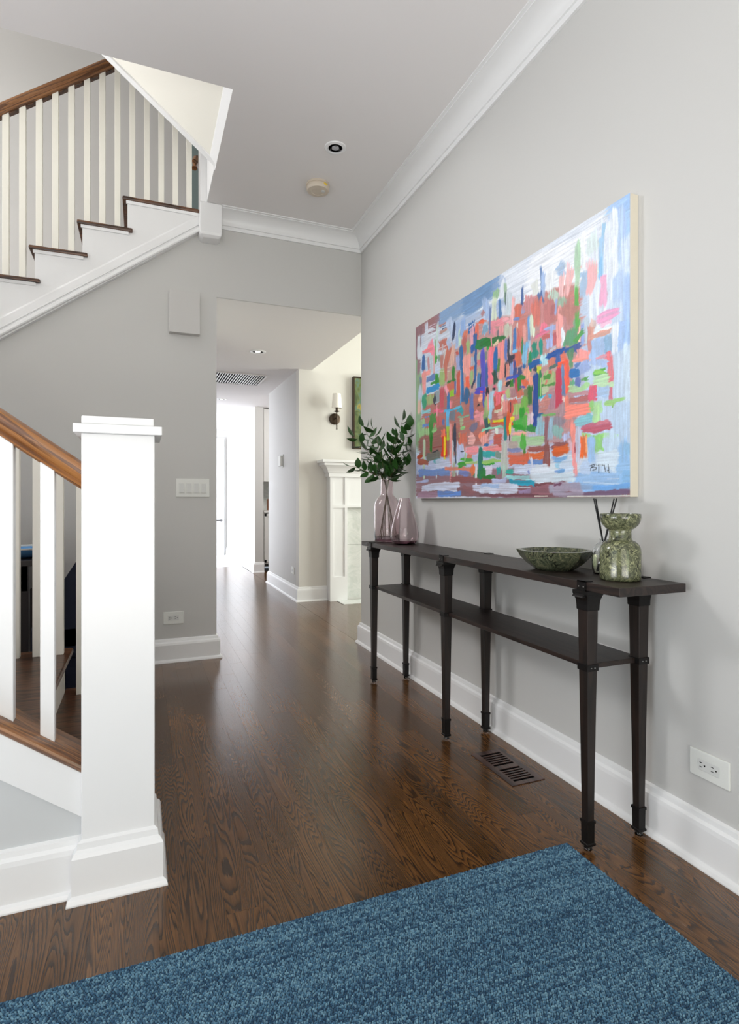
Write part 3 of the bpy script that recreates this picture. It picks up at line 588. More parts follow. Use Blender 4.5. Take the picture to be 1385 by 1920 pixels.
# ------------------------------------------------------------ painting
#PAINT_BEGIN
# strokes in canvas millimetres from the far bottom corner: x0,z0,x1,z1,width,colour,softness
STROKES = '''-141,647,1685,327,1026,C4D4EA,1;490,899,1615,952,357,E3E9F3,26;1063,867,1459,883,207,EEF1F7,24;1476,956,1476,550,124,E4ECF9,17;1571,1028,1571,764,60,A9CBF5,11;1500,996,1608,1008,84,A9CBF5,8;1552,983,1552,772,31,B4CCF4,8;1571,867,1571,526,68,D4E3F6,11;1567,730,1567,510,61,A9C4EC,9;1540,764,1540,534,39,B8CFF0,9;1524,660,1524,293,71,C9DAEE,12;4,1009,285,1004,127,946A72,9;27,1004,27,512,70,8E6A74,9;303,992,834,995,114,7F9FC6,21;541,975,777,983,123,6F93BE,21;399,869,940,800,140,A8BCDA,18;72,867,399,833,154,CBD3E2,15;161,794,490,764,129,C6CEDE,15;455,819,805,808,133,B9C4DC,14;940,847,940,722,155,D8DCE4,19;490,708,1372,577,252,C48E8A,15;966,792,1354,742,103,C4807A,11;27,722,27,303,92,86A67E,14;303,617,1372,427,292,BE9490,15;95,450,1063,323,240,B0665C,17;940,340,1390,313,185,B48A8C,14;1408,536,1408,182,132,B7C8E6,13;1484,518,1484,20,147,C0D4EC,12;1555,319,1555,48,84,BCD2EA,11;49,321,490,280,144,96625A,14;4,178,1278,111,133,B4BEDC,17;805,185,1372,159,109,B8BCD4,14;4,94,1278,57,99,8C6670,12;4,37,1593,16,45,80565E,6;1175,102,1372,100,123,CAD4E0,14;1063,100,1335,95,77,D0DAE4,10;1307,56,1586,53,57,8FB6E2,8;1563,180,1563,18,46,92BCE6,9;777,254,1132,228,131,C4B4BC,12;69,1016,238,1000,53,986A6C,1;3,1008,3,947,53,8C666E,3;48,959,48,829,52,CDD6E0,4;59,1023,59,959,44,8C666E,2;67,980,67,889,11,7C6070,2;135,1000,135,911,36,C9CDDC,4;113,927,238,909,73,D2D8E4,3;156,975,245,968,4,D4C4D0,1;156,961,245,956,4,CDBBC8,1;156,937,252,931,5,8A5A6A,1;265,953,265,784,22,C8DCDA,3;290,933,415,923,6,5E7CA6,1;315,916,408,911,6,3E5A80,1;290,940,354,937,10,B87C70,1;297,903,367,903,12,B88A80,2;385,940,439,865,52,B7C8E4,5;451,909,435,831,20,1E3054,2;480,901,480,793,34,9DB4D8,5;503,859,503,787,26,C4DEC4,3;531,897,531,831,50,8CABDA,6;612,867,612,819,48,1F5FA8,2;591,851,633,859,4,DDE4EE,1;591,833,633,839,3,DDE4EE,1;658,849,658,772,30,E86A50,2;678,849,738,839,14,E4603C,1;734,833,734,783,39,A8C2DC,4;184,885,225,800,50,F08CA4,2;156,857,210,843,38,F08898,1;92,845,177,845,20,EF8288,1;107,795,210,791,32,C6D0DC,3;99,825,96,738,33,1E5A9E,1;121,792,121,740,14,9DB8DA,1;162,799,162,734,21,C08C92,3;197,794,197,716,23,B8C4CC,3;242,877,242,752,13,6FA858,1;252,782,252,750,21,2F9A2E,1;228,793,228,694,14,E2A8A4,2;278,776,290,754,26,7C9A84,3;329,857,329,807,76,C0685A,3;278,819,379,817,5,E2C2C4,1;322,827,322,789,16,C9BCC4,2;354,788,354,726,44,C9C0BE,3;408,811,354,708,44,C06A58,3;315,778,315,716,32,B87468,3;444,802,415,700,38,DCAFA0,4;379,843,403,800,33,AEBEDC,4;486,750,474,742,31,BE4E44,2;514,770,514,678,30,1C64A2,1;524,681,524,482,31,0E66AC,1;512,655,512,484,6,7EC4E8,1;486,726,486,661,35,9AA8D8,4;552,839,552,809,44,D8785C,3;547,811,547,736,33,B8625C,3;580,774,580,704,27,98B878,2;617,843,617,742,27,E8A8B8,3;644,796,644,728,37,1E5EA6,2;617,752,617,718,27,1E5EA6,2;653,726,644,573,19,245A9A,2;653,748,777,728,39,107A3C,1;766,720,766,698,29,18A23A,1;564,714,564,633,49,F0A49C,2;585,714,585,599,43,EFA098,2;625,694,625,653,31,A8B6C8,3;617,649,617,633,31,E46248,2;684,702,684,663,30,B4BCA0,3;684,663,684,641,35,D8747C,3;678,619,678,597,30,B8A890,2;714,700,714,518,25,4E50C0,2;709,712,709,629,5,B8B0E0,1;738,688,738,651,19,70847C,2;748,633,748,550,24,4460B0,2;771,686,766,563,24,F0808C,1;84,714,177,714,25,F49C94,1;107,730,107,595,43,EE9894,2;55,706,69,669,20,6E7E9C,2;141,675,238,675,32,5A7CB6,1;190,643,283,641,13,2E8A2A,1;261,686,261,635,39,128A1C,2;141,613,283,613,31,1088C8,1;141,593,225,589,6,D0E0E4,1;319,696,319,615,57,98B470,3;278,698,403,672,3,D8DCC0,1;347,700,415,694,3,E4C8B8,1;359,706,359,639,25,C2705E,3;396,667,396,631,30,B89C84,3;435,680,435,611,28,1F7E22,1;385,621,451,617,12,1A7420,1;486,649,486,530,32,C4503E,2;408,611,408,561,72,CC6450,3;454,607,454,550,15,3A66A6,2;575,601,575,549,33,F06040,2;552,577,552,550,16,E88868,2;617,627,612,559,23,98C07C,2;617,541,637,571,14,20304A,1;585,533,552,490,41,3C5670,2;564,545,564,476,33,1E5E92,2;678,595,678,528,30,3878B0,1;661,595,661,530,4,C8D4E0,1;694,589,694,528,7,1E3A50,1;653,518,738,506,27,4A3EBE,1;694,508,724,506,11,D84A5E,1;753,516,753,484,17,1C1C2C,1;738,520,738,502,15,D83C50,2;315,591,315,496,45,C84A58,3;354,603,379,565,24,F09CAC,1;423,569,423,540,36,8CC814,1;387,550,387,468,30,1474B8,1;379,579,379,542,10,E8A0B4,1;238,573,238,524,34,26303E,2;265,585,265,536,39,8C9CA4,4;238,528,283,530,7,A8B0B8,1;113,595,113,524,51,109468,2;177,581,177,534,76,98AE70,3;48,593,48,504,38,D8B0A0,3;55,658,55,587,37,B8C4D8,4;3,819,3,545,38,86A684,3;415,512,415,482,24,E88890,3;612,508,612,422,37,5A72B4,3;684,488,704,470,30,F2A488,1;664,448,684,451,10,15151E,1;724,492,724,434,10,3050BC,1;753,478,753,389,24,A0B878,2;334,472,541,462,9,3CAAD8,1;439,468,531,470,12,58BCE0,1;474,454,531,449,18,20A4BC,1;385,468,385,437,36,3CA4DC,1;225,486,329,476,16,DC5A78,1;261,512,261,460,9,F09CB0,1;531,482,531,422,33,B87468,3;84,500,177,494,20,80C4CC,2;63,449,84,373,82,9CC08C,4;121,395,121,369,107,98C488,4;149,468,149,464,56,5C84CC,2;128,424,128,414,79,5C84CC,3;210,468,210,426,74,3C8A34,3;190,425,190,347,41,2A8A2A,2;190,347,190,266,30,167418,1;252,393,210,371,28,88C078,2;379,463,379,371,30,58B8E8,2;290,444,290,403,59,C05C5C,4;334,423,334,395,25,5868A8,3;427,456,427,407,48,687888,4;486,415,585,410,9,7CB494,1;531,432,503,457,27,20A0AC,2;503,387,531,395,33,A8B490,3;508,355,547,357,18,8CC880,1;496,315,508,326,24,98BC68,2;408,389,408,93,20,E89894,2;451,381,451,248,24,283048,2;432,298,432,153,16,CCD0D8,2;463,248,463,187,11,38485C,2;444,182,444,98,27,A8B098,2;480,287,480,123,14,CDDCE8,1;503,280,503,208,51,B8C0E0,3;508,238,541,236,5,101828,1;270,260,205,256,7,1C2838,1;210,282,329,283,6,8C3C3C,1;342,338,342,226,51,D82C10,2;345,328,345,232,20,F0D010,1;315,228,379,224,5,C82010,1;345,219,345,204,15,E0D830,1;329,365,329,339,38,F07050,2;379,377,379,315,28,A8C830,2;107,336,107,117,25,B8CCB0,2;258,246,258,114,14,C4D8E8,1;25,246,84,246,20,B04424,1;32,218,156,203,30,A85C48,2;141,234,290,230,43,6C6E66,3;225,205,315,203,20,60A8B4,2;245,191,403,185,38,C4CCE4,3;40,149,403,139,36,6C8CC8,4;585,123,496,133,24,7080C0,2;354,157,658,145,18,D88068,2;612,155,637,129,49,E0703C,2;575,215,612,200,31,D87C60,2;491,167,564,175,24,2C9820,1;514,196,623,188,14,40A830,1;564,178,664,174,10,A8C878,1;552,228,552,187,11,A8C890,2;564,240,669,234,31,F09098,1;591,303,637,278,48,F0B4B0,2;709,288,709,315,60,F08868,3;649,399,709,387,49,E49098,2;628,359,633,335,60,706C88,4;617,439,617,389,31,5868B8,3;531,323,531,282,67,D06850,3;547,282,547,240,15,D07868,2;734,405,734,367,39,84A868,2;758,353,762,320,28,20504C,2;753,363,777,353,9,C8D818,1;709,323,777,326,8,88D4B8,1;694,234,694,111,35,107868,2;738,208,777,205,33,30A8A8,1;709,163,777,162,11,2E9C28,1;637,111,777,97,19,147834,1;704,139,704,100,64,147834,2;744,131,777,127,35,C8C0DC,2;653,158,653,60,18,D8D4DC,1;415,99,777,84,26,8C4C50,2;10,96,156,101,13,A8B4DC,3;113,60,496,72,31,CCD4EA,2;84,57,474,52,29,C8D0E8,3;265,22,508,22,27,5C8CD8,2;32,18,258,18,36,9C7890,3;531,54,637,30,27,8C5A60,2;628,52,777,43,27,C8CCE4,2;10,4,777,2,3,C8C0C0,1;768,996,690,988,51,6C92BC,4;822,949,827,919,50,92BA90,4;855,993,889,964,33,B4C4DC,4;879,972,861,913,30,DCE2EC,5;894,952,894,891,19,9CBA9C,4;894,919,894,869,7,50686C,1;920,905,916,823,37,C8D4DC,5;1016,893,1016,819,15,385A98,1;1022,823,1022,788,21,9CA8DC,2;1071,843,1055,791,69,D08C90,4;1087,863,1091,847,7,C89060,1;1136,932,1142,835,12,6484B8,2;1150,907,1150,811,23,A8C0E6,4;1127,839,1142,789,27,4E6CA4,2;1095,891,1103,847,34,DCE0DC,4;1187,907,1194,827,43,EEF2F6,4;1198,815,1216,770,55,BCD2C4,4;1252,883,1266,855,30,B0C4E0,3;1255,853,1252,782,17,F0C4CC,2;1269,772,1252,744,45,9CC0A8,3;807,915,802,825,35,D4DEC8,3;851,895,851,821,19,4A78AE,2;721,948,757,855,39,A0B8DC,4;706,889,716,873,23,B07C80,3;716,847,690,847,18,E86444,1;773,891,768,772,13,6078B0,3;732,817,732,787,41,78A0BC,5;952,873,944,772,22,F0B4B4,3;988,829,988,780,47,D4705C,2;960,783,996,776,13,7088C0,1;960,738,960,651,19,3C74B8,1;979,746,988,748,25,D8D0CC,2;996,728,992,657,30,CC665C,2;1012,764,1012,677,38,D47C70,3;1030,732,1030,668,16,F0A8A0,2;1063,756,1059,635,16,6C9CD0,2;1079,758,1083,679,24,DCE8D0,2;1107,811,1119,720,56,D8786C,3;1146,788,1142,714,23,C88888,3;1180,787,1198,698,56,C07878,3;1209,762,1209,728,22,B06C70,3;1227,776,1227,724,12,9CACD8,2;1248,740,1248,659,24,F4A8A4,2;1245,669,1248,591,25,F0A49C,2;1273,724,1276,674,21,C88C90,3;1273,653,1269,591,17,E8ECF4,1;782,811,879,790,25,E8909C,2;879,801,935,774,18,E4A4AC,2;807,783,793,764,46,E48C9C,3;866,772,855,742,30,E49CA0,4;837,764,837,724,8,506070,2;898,768,907,716,35,C4CCB8,3;930,754,930,645,14,D0CCC0,2;1142,700,1157,669,38,EC7C94,2;1103,669,1180,668,17,E47898,1;1165,675,1231,673,14,A0B0DC,1;1202,681,1202,629,15,A4B4E0,2;1191,633,1191,601,41,A8B8E8,2;1223,653,1223,603,21,C4686C,2;1150,649,1191,645,15,C46464,2;1095,641,1099,589,31,0C8870,2;1138,639,1138,589,19,0C9080,2;1016,681,1012,593,13,287C48,1;1038,653,1030,573,26,70B8E0,2;1063,659,1063,607,12,C8D0DC,2;690,742,879,718,24,1C6C30,1;721,738,793,714,26,087828,1;746,704,757,698,14,20A040,1;787,746,787,708,9,E88CA0,1;837,714,802,704,14,E0C8A8,2;787,700,782,607,35,F47C8C,2;822,686,817,599,24,1860A8,2;861,706,866,589,38,F09090,2;898,698,898,621,16,5878C0,2;916,704,920,621,14,283048,2;948,613,911,601,32,303048,2;979,629,988,579,46,D4644C,2;960,621,960,567,18,BC5058,2;979,639,952,643,13,78BCE8,1;1187,561,1279,569,22,1450A0,1;1231,567,1231,518,25,3C5CA4,2;1194,539,1216,539,26,CC7C6C,1;1259,555,1262,530,40,E07864,2;1238,512,1279,512,12,F05C3C,1;1157,577,1157,545,34,B8E0E4,2;1063,555,1172,551,19,1060AC,1;1227,593,1191,585,11,C8C8D4,1;710,698,721,512,32,5450C0,3;746,619,746,526,20,2C5C9C,2;690,524,726,520,17,4048D0,1;700,504,721,502,11,D84060,1;721,506,721,430,13,2848B8,2;782,679,778,532,35,F47C8C,3;817,671,817,563,25,1468B0,2;807,583,822,528,32,184838,2;846,631,842,575,20,3C8030,2;870,658,866,542,33,F09488,2;898,603,894,547,18,282C3C,2;920,625,960,621,16,2C2C40,1;907,595,907,534,19,D88878,2;939,593,939,544,20,7C9CD4,2;966,593,960,502,21,2C4488,2;988,609,988,571,39,D06C50,2;996,558,996,526,26,384878,2;1022,553,1030,567,21,105CA0,2;1030,619,1030,567,25,88C0E4,2;1067,601,1067,528,20,108850,2;1099,603,1099,577,40,0C8C78,2;1055,551,1134,556,22,1058A0,1;1134,553,1172,552,16,40A4D0,1;1157,573,1165,537,39,B8E0E8,2;1095,537,1111,524,17,304058,1;1127,535,1119,512,24,C8D828,1;1202,548,1202,520,40,CC7868,2;1187,514,1238,520,11,506860,1;1176,567,1279,556,17,1450A0,1;1241,553,1241,520,21,3C60A8,2;1259,516,1252,516,16,F05C40,1;1279,522,1279,464,21,F06048,1;1187,498,1187,448,70,A4BC80,2;1180,494,1198,490,23,CC7460,1;1153,484,1191,484,16,448C38,1;1165,468,1172,463,18,D0786C,1;1146,456,1216,447,10,4C8C40,1;1180,439,1142,431,29,B8C8A0,2;1241,500,1239,357,35,C43450,1;1269,490,1269,399,18,5878A8,2;1259,387,1279,375,15,F0C4BC,1;1194,407,1209,357,49,B08090,3;1127,409,1194,403,11,38B0D8,1;1146,401,1146,371,27,B8DCEC,2;1180,395,1134,357,42,C48078,3;1127,510,1127,414,23,1C7C48,2;1136,488,1136,412,5,A8D880,1;1103,510,1103,321,32,084090,1;1103,326,1101,296,20,0C3C98,1;1038,544,1059,514,36,F0A088,2;1038,502,1022,484,49,E06440,2;1071,506,1071,470,24,F09C84,2;996,516,988,459,27,2C7828,1;979,514,1030,510,17,307C30,1;970,522,970,457,18,C43C50,1;996,480,1030,472,7,584CA0,1;939,516,939,490,22,1C7C1C,1;907,532,979,526,14,3050B8,1;898,502,926,508,16,182028,1;889,516,889,504,18,E09878,2;817,512,802,506,23,D8607C,2;813,502,793,502,12,181828,1;855,528,851,484,29,A8DCE8,2;787,490,787,420,40,A8D0E4,1;782,421,773,369,25,A0CCE4,2;752,514,752,484,21,181828,2;757,484,757,419,15,E49490,2;737,457,737,399,26,9CB478,2;813,480,907,468,14,F06C80,1;837,470,837,401,58,C84C38,1;837,470,837,429,34,EC7080,1;875,457,875,401,24,DCE4CC,1;807,401,870,397,14,D8E4C8,1;889,454,898,431,25,B89CB8,2;907,474,920,443,27,B0C080,2;952,476,952,444,40,A87C80,3;903,436,1022,429,11,C8D4DC,1;996,463,1004,435,36,CC6C54,2;1063,466,1063,399,32,2C6C2C,2;1038,460,1038,429,25,7C7C58,2;935,425,952,373,66,D05C4C,2;931,417,931,383,7,302438,1;889,427,889,383,37,E09088,4;988,401,979,365,57,A0BC70,2;1030,425,1030,367,34,70B048,2;1059,363,1047,361,48,80B858,1;1012,381,1012,333,30,1C9420,1;1038,345,1034,309,33,58A840,1;979,332,970,317,42,38A838,2;952,317,1087,300,13,189028,1;1071,351,1063,316,41,D8C4CC,2;1119,334,1150,340,13,185C94,1;1142,336,1241,327,9,70A860,1;866,381,842,367,42,D8A098,2;916,379,911,319,23,D45C18,2;935,355,930,328,23,F0A060,2;960,353,935,351,18,E8DC20,1;879,351,807,347,11,E0D820,1;879,339,793,343,9,D84C10,1;762,367,762,349,15,B8D020,2;889,361,894,321,23,107878,2;700,405,706,351,31,E898A0,3;1172,322,1172,285,19,906068,2;1127,328,1134,292,37,98B8C8,3;1202,318,1202,283,22,8CB0C4,3;1252,337,1259,278,47,A88088,3;802,355,879,351,12,E0D820,1;793,343,875,338,8,D84C10,1;742,369,746,305,25,205058,2;706,324,870,319,9,88D8B8,1;827,313,827,276,20,DCECE0,2;889,351,891,262,18,107C80,1;911,363,911,286,22,D45014,1;930,333,927,282,14,E8D418,1;952,330,944,329,12,E02C18,1;923,280,923,248,7,1C1C28,1;996,336,1004,297,66,40A83C,2;960,316,1038,288,19,20981C,1;1047,292,1111,285,18,24843C,1;1030,347,1034,299,25,58AC48,1;1071,326,1071,308,36,D8BCC8,2;1103,337,1101,299,24,0C3C98,1;1142,306,1134,258,51,90BCCC,3;1172,322,1170,223,25,8C5C64,2;1198,309,1194,236,26,98B8CC,3;1231,309,1231,272,33,908088,3;1248,274,1231,246,49,80A8A4,3;952,276,1038,270,16,F0A898,1;1087,264,1087,254,52,B8B8D4,3;944,258,1153,238,21,9CC890,2;988,236,1142,223,26,A8C4A0,2;1022,264,1022,209,33,4CAC3C,2;920,236,979,228,32,B0A098,2;916,209,1004,207,16,7C84B0,1;1030,205,1026,149,14,407C28,1;1020,153,1020,103,5,88B868,1;1059,203,1183,197,20,944C48,1;920,192,1012,185,16,C08078,2;926,165,1051,164,37,D06044,1;1051,188,1059,147,20,D85C34,2;1071,173,1153,170,25,D4602C,1;1063,151,1165,145,18,5C84C4,1;1172,218,1172,129,34,884C48,2;1205,200,1279,206,14,804448,1;1213,175,1279,179,24,C85428,1;1209,157,1279,153,12,88A8DC,1;1231,135,1279,127,29,98C4DC,2;1231,101,1273,104,15,80A0D0,2;721,234,866,222,20,E48484,1;732,260,721,293,59,F0A8A0,3;807,270,861,258,48,BC5448,1;726,252,757,248,12,2C6CA8,1;768,256,798,260,18,B0A4D8,1;706,209,813,201,23,28A4A4,1;690,240,694,97,32,107060,2;817,200,861,191,25,748C80,2;721,164,802,162,17,249420,1;710,170,861,169,15,98C468,1;694,115,721,125,41,107C34,1;721,102,807,99,17,14701C,1;883,246,887,131,42,B8BCB4,2;887,145,883,90,28,B0C8BC,2;831,123,855,123,25,289C98,1;903,117,952,114,22,28A898,1;737,131,787,129,38,D4CCE0,2;960,119,1103,121,37,C8D4EC,3;1075,165,1091,103,12,D0D4E8,1;1063,107,1055,104,15,7C88C0,2;1079,103,1180,114,41,D4DCE8,2;1079,83,1279,78,32,CCD8E4,2;907,89,1063,81,16,98D4D8,2;926,67,1095,57,21,0C98B8,1;690,85,802,79,14,804848,1;793,82,898,78,20,B4BCE0,2;690,44,979,38,45,D0D8EC,2;700,61,842,55,17,A0BCE4,2;960,44,1095,41,3,D8E8F0,1;1103,56,1279,54,12,744048,1;1071,32,1187,32,33,94606C,2;1187,34,1279,30,29,A09CB0,2;996,22,1071,22,19,9C88B0,2;690,14,1180,8,11,70404C,1;1095,6,1180,6,4,E8DCD0,1;1221,651,1235,623,24,C0606C,2;1245,692,1249,599,32,F4A4A0,1;1270,657,1270,595,21,E4ECF4,1;1300,675,1300,633,44,C08888,2;1333,666,1333,625,23,80A888,2;1356,659,1354,631,8,64B060,1;1317,633,1310,579,65,5C9C74,1;1356,627,1356,567,10,E8C4AC,1;1372,631,1372,569,16,90A8E0,1;1394,649,1391,573,22,C0D0DC,3;1406,617,1412,532,18,CC8C88,2;1228,561,1356,563,20,1854A4,1;1343,571,1337,544,37,485C98,2;1307,561,1310,528,29,588C68,1;1312,532,1312,494,16,5C9C70,1;1378,539,1369,514,66,F49C98,1;1327,520,1400,502,14,F4988C,1;1242,558,1242,530,25,3C60A4,2;1283,543,1256,535,35,E87860,1;1287,528,1287,408,24,F05C44,1;1242,520,1290,514,12,F0583C,1;1244,500,1242,357,32,C83C58,1;1266,500,1268,399,17,6884AC,2;1330,472,1333,466,45,2C6CAC,1;1307,472,1359,463,30,2870B4,1;1346,502,1346,488,29,6080B8,2;1350,449,1348,415,26,5C70B4,1;1378,494,1388,464,51,98ACD8,3;1384,440,1384,433,31,58A050,2;1381,420,1388,401,39,A8D898,2;1300,417,1372,397,22,B0D8A0,1;1317,442,1317,428,26,60A880,2;1317,389,1403,383,14,C08C94,1;1304,367,1400,361,19,AC6464,1;1304,351,1400,345,11,B0888C,1;1283,330,1403,322,40,F88C7C,1;1266,377,1273,375,13,F4D8D0,1;1287,387,1287,349,20,F08470,1;1259,365,1263,316,28,B09098,2;1424,405,1421,349,36,DC5C74,2;1448,567,1448,508,65,A4C0E8,2;1497,561,1497,510,34,8CB0D0,1;1421,623,1418,579,24,DC9C8C,2;1418,583,1505,579,17,DCA090,1;1436,601,1505,595,16,E8F0F8,1;1466,613,1505,619,27,F0C0D8,1;1430,641,1424,621,28,DCC0B8,2;1486,500,1505,496,23,E4707C,1;1430,496,1489,498,12,D898A8,1;1505,490,1507,401,28,E4747C,1;1510,405,1507,336,14,E06C7C,1;1454,490,1448,474,80,A8C0E8,3;1430,451,1477,454,7,50A848,1;1430,442,1483,437,7,48A048,1;1433,452,1477,441,13,8CCC60,1;1430,424,1491,412,34,B8DCB0,2;1448,403,1517,391,13,C0E0B8,1;1448,379,1494,369,37,A8C4E4,2;1544,583,1586,571,26,A8C4F0,2;1554,567,1554,504,27,A8C4EE,2;1581,581,1581,518,26,A4C4F0,2;1528,587,1528,502,27,E4ECF8,2;1578,510,1576,325,26,CCDEEE,3;1541,486,1544,351,40,C4D6EA,3;1483,327,1560,329,15,9CD080,1;1418,343,1418,310,27,90C878,2;1448,339,1448,302,38,ACDCA8,2;1517,326,1515,309,6,7CB060,1;1283,324,1403,321,40,F88C7C,1;1300,294,1307,266,38,D08884,2;1412,299,1406,280,44,70BCC0,2;1337,280,1418,283,30,84C0CC,1;1442,328,1442,272,30,B4E0A0,2;1483,326,1522,318,13,A0D080,1;1375,254,1505,248,29,C0647C,1;1378,248,1505,242,20,BC5C70,1;1448,266,1494,262,11,D07C8C,1;1366,228,1530,210,13,A4E08C,1;1448,221,1448,162,44,90D078,1;1430,219,1429,170,7,5CA050,1;1320,272,1330,206,23,F09084,2;1304,218,1317,184,18,D8B0BC,2;1333,206,1333,81,23,F09898,1;1338,205,1338,171,11,A04048,1;1351,256,1350,135,23,C4C8DC,2;1378,220,1375,151,29,E46428,1;1391,216,1391,164,9,F4A878,1;1415,216,1415,131,34,9CC0E8,2;1221,212,1294,207,15,8C5050,1;1221,185,1294,188,31,D05C24,1;1221,149,1290,151,19,78ACDC,1;1235,250,1242,272,54,88B0AC,3;1242,287,1249,310,57,8C8490,3;1283,244,1290,224,37,B4BCE0,2;1256,119,1317,123,44,C4D4E8,2;1242,99,1273,102,14,6C9CCC,2;1221,76,1324,72,28,C8D8E4,2;1489,213,1533,166,59,C4DAEE,3;1448,141,1533,123,56,D0E0EE,3;1369,117,1406,87,40,B8CCE8,3;1578,178,1581,141,26,90BCE0,2;1366,70,1533,64,28,98BCE4,2;1533,94,1594,99,27,98C0E8,2;1560,69,1596,68,33,88B8E4,2;1491,64,1546,63,3,C4D4E8,1;1375,56,1594,41,5,B8D0EC,1;1424,35,1596,37,19,70A8E4,1;1381,12,1586,20,18,705874,1;1221,42,1362,34,33,A498AC,2;1221,49,1256,50,10,6C3C58,1;1221,10,1372,12,15,A094A8,2;1290,4,1599,4,4,D8D8D0,1;1598,264,1598,189,11,E8E8D8,1;1581,1016,1581,972,23,A4C8F6,2;1533,1009,1573,1011,32,B0D0F8,2;1552,985,1546,802,16,BCD4F2,3;1477,960,1474,919,14,A0CCEC,2;1466,921,1460,784,23,A8D0F2,2;1460,841,1460,782,14,8CC0E8,2;1519,988,1519,770,36,E8F0FA,4;1418,943,1424,885,52,DCEAEA,4;1343,952,1343,837,22,C4DED4,3;1372,963,1372,853,19,EEF4FA,3;1266,903,1242,879,42,A8C0DC,5;1297,893,1290,845,18,F4D0D8,2;1409,857,1400,804,35,F8D4DC,3;1353,859,1353,851,22,F8D0D0,2;1375,825,1369,813,35,A8C8E8,3;1430,849,1442,799,17,DCEBE4,2;1474,782,1474,774,20,F4B0D4,1;1474,776,1469,677,29,F2B0D0,3;1451,633,1536,635,31,EEA4CC,3;1425,839,1399,752,48,F4B8BC,5;1307,865,1283,778,35,F4BCBC,4;1258,855,1254,782,22,F4C4C4,4;1381,823,1372,748,28,A8C4E0,5;1345,949,1343,772,24,B4D8B8,6;1343,784,1341,633,18,5CB050,3;1278,740,1326,683,63,BC8078,7;1372,611,1335,587,18,4C9C50,4;1416,117,1412,95,3,28303C,1;1405,113,1433,119,3,28303C,1;1433,119,1432,113,3,28303C,1;1432,113,1415,108,3,28303C,1;1415,108,1442,105,3,28303C,1;1442,104,1438,100,3,28303C,1;1438,99,1422,97,3,28303C,1;1441,117,1443,113,3,28303C,1;1449,113,1453,117,3,28303C,1;1453,117,1452,86,3,404A58,1;1458,115,1460,113,3,28303C,1;1466,112,1469,115,3,28303C,1;1469,115,1471,111,3,28303C,1;1474,112,1479,113,3,28303C,1;1479,113,1483,88,3,28303C,1;1496,114,1499,93,3,28303C,1;1492,96,1494,92,3,28303C,1;1494,92,1498,94,3,28303C,1;1499,93,1500,83,3,404A58,1'''
